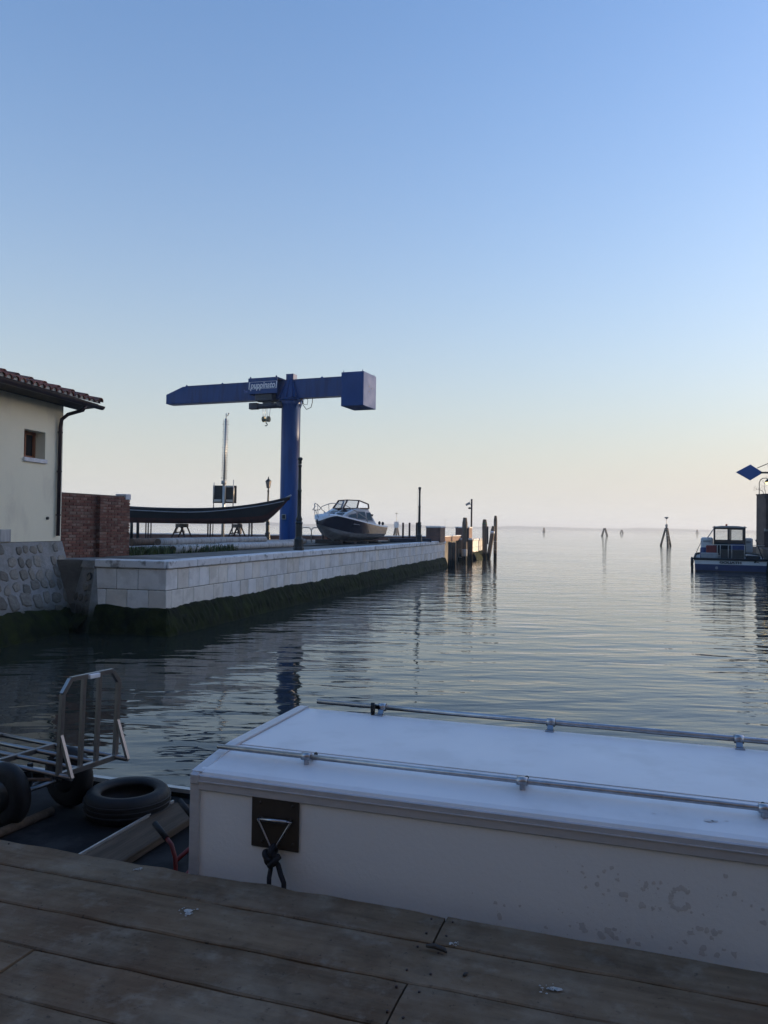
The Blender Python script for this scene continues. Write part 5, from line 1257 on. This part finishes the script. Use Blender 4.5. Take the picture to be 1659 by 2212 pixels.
# trims
tr_ = MB().box(bq((BU0 + BU1) / 2 + .02, BN0 - .004, zE - .034), (BU1 - BU0 - .04, .014, .066), dqt.to_matrix(), .004); tr_.build('top_trim', 'alu_trim', box)
MB().box(bq((BU0 + BU1) / 2 + .02, BN0 - .013, zE - .028), (BU1 - BU0 - .04, .006, .004), dqt.to_matrix()).build('trim_bead', 'alu_trim', box)
MB().box(bq(BU0 + .02, BN0 - .003, .80), (.05, .014, 1.0), dqt.to_matrix(), .004).build('corner_trim', 'alu_trim', box)
MB().box(bq(BU0 + .02, BN0 + .004, zE - .02), (.056, .04, .06), dqt.to_matrix(), .012).build('corner_cap', 'alu_trim', box)
et = MB(); ep = [(BN0, zE + .006), (.40, zE + .034), (.541, zR + .007), (BN1 - .03, zR + .009), (BN1 + .005, zR + .006)]
for a, b_ in zip(ep, ep[1:]): et.bar(bq(BU0 + .024, *a), bq(BU0 + .024, *b_), .052, .014)
et.build('end_trim', 'alu_trim', box)
# rails and brackets
def on_n(px, py, n_): return pp(px, py, bq(0, n_, 0), dn)
ra = on_n(471, 1622, .40); rb_ = on_n(1659, 1735, .40); RZ = (ra.z + rb_.z) / 2
ua = (ra - Vector((dA.x, dA.y, 0))).dot(du)
print('rail', ra.z, rb_.z, ua)
MB().tube([bq(ua, .40, RZ), bq(BU1, .40, RZ)], .0115, 14).build('near_rail', 'stainless', box)
fa = on_n(686, 1523, 1.40); fb = on_n(1659, 1592, 1.40); FZ = (fa.z + fb.z) / 2; uf = (fa - Vector((dA.x, dA.y, 0))).dot(du)
print('far rail', fa.z, fb.z, uf)
MB().tube([bq(uf, 1.40, FZ), bq(BU1, 1.40, FZ)], .0145, 14).build('far_rail', 'stainless', box)
def urail(px, py, n_): return (on_n(px, py, n_) - Vector((dA.x, dA.y, 0))).dot(du)
for px, py in ((662, 1641), (1128, 1690), (1652, 1735)):
    u_ = urail(px, py, .40); zr = zE + .034
    b1 = MB().tube([bq(u_ - .022, .40, RZ), bq(u_ + .022, .40, RZ)], .0175, 12)
    b1.bar(bq(u_, .405, RZ - .008), bq(u_ + .006, .50, zR + .0), .028, .008); b1.box(bq(u_ + .004, .485, zR - .002), (.034, .05, .012), dqt.to_matrix(), .003)
    b1.bar(bq(u_, .40, RZ), bq(u_, .40, zr - .004), .02, .02)
    bk = b1.build('rail_bracket', 'stainless', box)
    MB().lathe(bq(u_ + .006, .495, zR + .004), [(.009, 0), (.009, .012), (.005, .016)], 8).build('bolt', 'iron_dark', bk)
for px, py in ((826, 1537), (1190, 1567), (1596, 1597)):
    u_ = urail(px, py, 1.40)
    b1 = MB().tube([bq(u_ - .022, 1.40, FZ), bq(u_ + .022, 1.40, FZ)], .022, 12); b1.bar(bq(u_, 1.40, FZ), bq(u_, 1.352, zR + .006), .03, .008); b1.box(bq(u_, 1.345, zR + .009), (.045, .04, .008), dqt.to_matrix(), .002)
    b1.build('rail_bracket', 'stainless', box)
u_ = urail(809, 1528, 1.40); MB().lathe(bq(u_, 1.37, zR + .034), [(.020, -.012), (.034, -.01), (.034, .01), (.020, .012)], 16, du * .9 + dn * .35).build('rubber_stop', 'rubber', box)
# dark plate with triangular ring
P_ = lambda px, py, n_: on_n(px, py, n_)
pc0 = (P_(545, 1712, BN0) + P_(648, 1835, BN0)) / 2; pw = 1.398 - 1.174
plt = MB().box(pc0 - dn * .006, (pw, .008, .237), dqt.to_matrix(), .003).build('mooring_plate', 'plate_dark', box)
for px, py in ((563, 1733), (632, 1742), (566, 1817), (633, 1824)): MB().lathe(P_(px, py, BN0 - .011), [(.006, -.002), (.006, .003), (.002, .005)], 8, -dn).build('rivet', 'plate_dark', plt)
tA, tB, tC = P_(557, 1769, BN0 - .03), P_(628, 1777, BN0 - .03), P_(589, 1840, BN0 - .035)
MB().tube([tA.lerp(tB, .06), tA.lerp(tB, .94), tB, tB.lerp(tC, .1), tC, tC.lerp(tA, .9), tA, tA.lerp(tB, .03)], .0048, 10).build('triangle_ring', 'stainless', plt)
MB().tube([tA.lerp(tB, .12), tA.lerp(tB, .88)], .0085, 10).build('ring_sleeve', 'stainless', plt)
for f_ in (.06, .94): MB().bar(tA.lerp(tB, f_), tA.lerp(tB, f_) + dn * .03, .012, .012).build('ring_lug', 'plate_dark', plt)
# paint scuffs: worn lettering and flaked paint, as thin flat flakes of bare grey
mat('scuff', (.60, .605, .605), (.53, .535, .54), rough=.7, nscale=20)
rn = random.Random(44)
def flake(px, py, r_, asp=1.):
    c_ = P_(px, py, BN0 - .0012); k = 9; ang0 = rn.uniform(0, 6)
    return c_, [c_ + (du * math.cos(ang0 + 6.283 * q_ / k) * r_ * asp + Z * math.sin(ang0 + 6.283 * q_ / k) * r_) * rn.uniform(.45, 1.15) for q_ in range(k)]
fk = MB()
def addf(*a):
    c_, ring = flake(*a); fk.add(ring + [c_ - dn * .0004], [(q_, (q_ + 1) % 9, 9) for q_ in range(9)])
S_ = lambda x, y: ((1500 + x / 1.659) * .6636, (2700 + y / 1.659) * .6636)       # close-up to whole picture
for x, y, r_ in ((660, 200, .006), (658, 232, .009), (672, 258, .005), (815, 208, .010), (772, 225, .009), (740, 255, .007), (850, 240, .006), (845, 270, .009), (735, 298, .012), (675, 312, .007), (800, 330, .008), (770, 350, .006), (880, 350, .014), (893, 385, .009), (862, 352, .008), (1000, 305, .016), (985, 325, .010), (1040, 290, .008), (1080, 285, .010), (1065, 318, .006), (980, 410, .015), (1040, 428, .010), (1075, 428, .008), (1430, 252, .011), (1475, 348, .010), (1437, 355, .006), (1630, 430, .009), (1632, 505, .012), (1520, 385, .004), (1570, 412, .006), (185, 395, .009), (318, 412, .007), (235, 412, .008), (210, 465, .016), (655, 525, .020), (672, 548, .014), (590, 520, .006), (790, 545, .022), (820, 575, .016), (760, 570, .018), (840, 588, .012), (830, 540, .008), (460, 530, .008), (1035, 580, .008), (1245, 560, .012), (1210, 605, .012), (1290, 535, .012), (1330, 550, .014), (1370, 555, .014), (1400, 552, .009), (1355, 585, .008), (1305, 640, .014), (1300, 670, .012), (1420, 650, .007), (1475, 675, .014), (1385, 680, .012), (1245, 447, .006), (1310, 458, .007), (905, 600, .014), (960, 618, .01), (1130, 640, .008)):
    addf(*S_(x, y), r_, rn.uniform(.8, 1.3))
for k in range(15):                                               # the worn round letter C
    a = R(40 + k * 20); addf(*S_(1185 + 52 * math.cos(a), 375 - 58 * math.sin(a)), .011 if 3 < k < 13 else .013)
for k in range(130):
    addf(*S_(rn.gauss(950, 420), min(700, rn.gauss(470, 150))), rn.uniform(.0012, .0035))
fk.build('worn_paint', 'scuff', box)['kind'] = 'stuff'
fr2 = MB()
for x, y, r_ in ((1340, 703, .014), (1370, 706, .010), (1435, 707, .005), (1045, 665, .006), (1110, 668, .003), (1550, 638, .005), (1310, 668, .003), (1520, 700, .003)):
    c_ = gp((1500 + x / 1.659) * .6636, (2250 + y / 1.659) * .6636, zE + .024)
    ring = [c_ + (du * math.cos(.7 * q_) * r_ * 1.6 + dn * math.sin(.7 * q_) * r_) * rn.uniform(.6, 1.1) + Z * .004 for q_ in range(9)]
    fr2.add(ring, [tuple(range(9))])
fr2.build('worn_paint', 'scuff', box)['kind'] = 'stuff'

# mooring rope
kn = P_(587, 1856, BN0 - .05)
rope = thing('mooring_rope', 'dark rope knotted to the triangular ring on the white box', 'rope', kn - Z * .2)
rk = MB()
def loop(c_, ax1, ax2, r1_, r2_, a0, a1, off=(0, 0, 0), rr=.010, n_=14):
    o_ = Vector(off); rk.tube([c_ + ax1 * r1_ * math.cos(a0 + (a1 - a0) * k / n_) + ax2 * r2_ * math.sin(a0 + (a1 - a0) * k / n_) + o_ * (k / n_) for k in range(n_ + 1)], rr, 8)
loop(tC + Z * .004, Z, dn, .022, .022, 0, 6.3, du * .008); loop(tC - Z * .004 + du * .006, Z, dn, .024, .022, 0, 6.3, -du * .012)
loop(kn, du, Z, .024, .020, .3, 6.0, -dn * .01, .011); loop(kn - Z * .006 + du * .006, (du + Z).normalized(), dn, .028, .022, 0, 6.3, du * .01, .011)
loop(kn + Z * .01 - du * .012, (du - Z).normalized(), dn, .024, .020, 0, 6.3, -du * .006, .011)
rk.build('knot', 'rope_dark', rope)
e1 = P_(581, 1912, .12); e2 = P_(613, 1918, .12)
MB().tube([kn - Z * .01, kn - Z * .04 - du * .004, e1 + Z * .03, e1, e1 - Z * .2 - dn * .06, dq((e1 - dA).dot(du), -.1, .62)], .010, 8).build('standing_part', 'rope_dark', rope)
MB().tube([kn + du * .01, kn + du * .03 - Z * .02, e2.lerp(kn, .45) + du * .012, e2 + Z * .02, e2 - Z * .16], .0115, 8).build('tail', 'rope_dark', rope)

# tyre lying on the deck
tc = gp(276, 1708, DK + .16); TR = .285
tyr = thing('tyre', 'black rubber tyre lying flat on the barge deck used as a fender', 'tyre', lift(tc, DK))
pf = [(.178, .03), (.2, .004), (.248, .0), (.275, .025), (.288, .06), (.288, .125), (.275, .16), (.248, .182), (.2, .176), (.178, .155), (.182, .14), (.205, .12), (.215, .09), (.205, .06), (.182, .045), (.178, .03)]
tm_ = MB(); n_ = 48
rows = [[Vector((tc.x + r_ * math.cos(6.2832 * k / n_), tc.y + r_ * math.sin(6.2832 * k / n_), DK + h_)) for r_, h_ in pf] for k in range(n_ + 1)]
tm_.grid(rows); tm_.build('carcass', 'rubber', tyr)
td = MB()
for h_ in (.06, .0925, .125):
    td.tube([Vector((tc.x + .289 * math.cos(6.2832 * k / n_), tc.y + .289 * math.sin(6.2832 * k / n_), DK + h_)) for k in range(n_)], .006, 5, closed=True)
td.build('tread_rib', 'rubber', tyr)
ro_ = thing('fender_rope', 'frayed white rope lying beside the tyre', 'rope', gp(245, 1745, DK))
pts = [gp(*p, DK + .02) for p in ((238, 1692), (232, 1700), (258, 1705), (272, 1716), (278, 1738), (300, 1752), (340, 1758))]
MB().tube([gp(*p, DK + .018) for p in ((243, 1722), (262, 1724), (276, 1735), (283, 1745), (300, 1752), (322, 1756), (345, 1755))], .014, 8).build('strand', 'rope_white', ro_)
MB().tube([gp(*p, DK + .016) for p in ((276, 1735), (280, 1742), (291, 1751), (312, 1757))], .016, 8).build('strand', 'rope_white', ro_)

# hand cart
CZ = DK + .37
kA = gp(276, 1640, CZ); kB = gp(155, 1682, CZ); wv = (kB - kA); lv = Vector((-wv.y, wv.x, 0)).normalized()
if lv.x > 0: lv = -lv
cw = wv.length; wd_ = wv.normalized()
cart = thing('hand_cart', 'tubular steel platform hand cart with upright rack standing on the barge', 'hand cart', lift(kA + wv / 2 + lv * .6, DK))
def kq(l_, w_, z): return Vector((kA.x, kA.y, 0)) + lv * l_ + wd_ * w_ + Z * z
CLn = 1.75
for w_ in (0, cw / 3, 2 * cw / 3, cw):
    MB().tube([kq(0 if w_ in (0, cw) else .12, w_, CZ), kq(CLn, w_, CZ)], .0165, 10).build('platform_tube', 'steel', cart)
for l_ in (.12, .72, 1.3, CLn): MB().bar(kq(l_, 0, CZ + .0), kq(l_, cw, CZ), .034, .034).build('cross_bar', 'steel', cart)
UH = .62; sl = .03
ups = [kq(.12, 0, CZ), kq(.10, 0, CZ + UH * .86), kq(.10, cw * .13, CZ + UH), kq(.10, cw * .87, CZ + UH), kq(.10, cw, CZ + UH * .86), kq(.12, cw, CZ)]
for a, b_ in zip(ups, ups[1:]): MB().bar(a, b_, .029, .029, lv).build('rack_frame', 'steel', cart)
for w_ in (cw * .36, cw * .64): MB().bar(kq(.12, w_, CZ), kq(.10, w_, CZ + UH), .027, .025, lv).build('rack_bar', 'steel', cart)
for w_ in (0, cw): MB().bar(kq(.0, w_, CZ), kq(.11, w_, CZ + UH * .44), .022, .022, lv).build('rack_brace', 'steel', cart)
MB().box(kq(.08, cw * .5, CZ + UH - .005), (.03, .09, .03), frame_quat(lv, wd_, Z).to_matrix(), .004).build('tape_label', 'signwhite', cart)
cwl = gp(10, 1786, DK); cwl = cwl - Vector((kA.x, kA.y, DK))
for w_, l_ in ((cw * .22, .45), (cwl.dot(wd_), cwl.dot(lv))):
    c_ = kq(l_, w_, DK + .212)
    wh_ = MB().lathe(c_, [(.06, -.05), (.15, -.055), (.2, -.04), (.212, -.015), (.212, .015), (.2, .04), (.15, .055), (.06, .05)], 28, wd_).build('wheel', 'rubber', cart)
    MB().lathe(c_, [(.03, -.06), (.1, -.058), (.1, .058), (.03, .06)], 16, wd_).build('rim', 'iron_dark', wh_)
MB().tube([kq(.45, -.02, DK + .21), kq(.45, cw + .02, DK + .21)], .016, 8).build('axle', 'steel', cart)
MB().tube([kq(cwl.dot(lv), cw * .4, DK + .21), kq(cwl.dot(lv), cwl.dot(wd_) + .04, DK + .21)], .016, 8).build('axle', 'steel', cart)
for l_, w_ in ((.45, cw * .45), (cwl.dot(lv), cw * .8)): MB().bar(kq(l_, w_, DK + .21), kq(l_, w_, CZ), .03, .03).build('axle_strut', 'iron_dark', cart)
# loose wooden pole, lower left
a, b_ = gp(-30, 1812, DK + .03), gp(112, 1752, DK + .03)
wp = thing('wooden_pole', 'pale round wooden pole lying on the barge deck at lower left', 'pole', lift((a + b_) / 2, DK))
MB().tube([a - (b_ - a) * .8, b_], .03, 12).build('shaft', 'old_board', wp)
a, b_ = gp(60, 1722, DK + .2), gp(196, 1668, DK + .2)
MB().tube([kq(.2, cw * .98, CZ - .04), kq(.75, cw * 1.02, CZ - .12)], .012, 8).build('tie_bar', 'brown_wood', cart)

# sack truck in the hold, red frame with black grips
st = thing('sack_truck', 'red framed sack truck with black grips leaning in the hold between board and white box', 'sack truck', bq(.62, .75, -.15))
g1a, g1b = gp(334, 1778, .72), gp(360, 1811, .66)
g2a, g2b = gp(388, 1729, .72), gp(414, 1762, .66)
for (ga, gb) in ((g1a, g1b), (g2a, g2b)):
    gb2 = gb + (gb - ga) * .6; dv = (gb - ga).normalized()
    MB().tube([ga, gb], .017, 10).build('grip', 'rubber', st)
    MB().tube([ga.lerp(gb, .9), gb + dv * .05, gb + dv * .09 - Z * .05, gb + dv * .10 - Z * .16, gb + dv * .06 - Z * .75], .012, 10).build('side_tube', 'red_paint', st)
dv = (g1b - g1a).normalized(); e_ = g1b + dv * .10 - Z * .2; f_ = g2b + (g2b - g2a).normalized() * .10 - Z * .2
MB().tube([e_, f_], .011, 8).build('cross_tube', 'red_paint', st)
a, b_ = gp(384, 1856, .45), gp(420, 1824, .5)
MB().tube([a - (b_ - a) * .2, b_ + (b_ - a)], .013, 8).build('stay_tube', 'red_paint', st)
for s_ in (g1b, g2b):
    c_ = s_ + dv * .1; c_.z = -.03; MB().lathe(c_, [(.04, -.03), (.11, -.03), (.115, 0), (.11, .03), (.04, .03)], 20, (g2b - g1b).normalized()).build('wheel', 'rubber', st)
HAZE = 0.0006

# ================================================================== HAZE
hm = bpy.data.materials.new('haze_air'); hm.use_nodes = True; MATS['haze_air'] = hm
t = hm.node_tree; N = t.nodes; L = t.links; N.clear()
o = N.new('ShaderNodeOutputMaterial'); v = N.new('ShaderNodeVolumePrincipled')
v.inputs['Color'].default_value = (.84, .92, 1.0, 1); v.inputs['Density'].default_value = HAZE; v.inputs['Anisotropy'].default_value = .2
L.new(v.outputs[0], o.inputs['Volume'])
tag(MB().box((0, 0, 11.0), (6060, 6060, 25.0)).build('haze', 'haze_air'), 'pale haze over the lagoon', 'haze', kind='stuff')
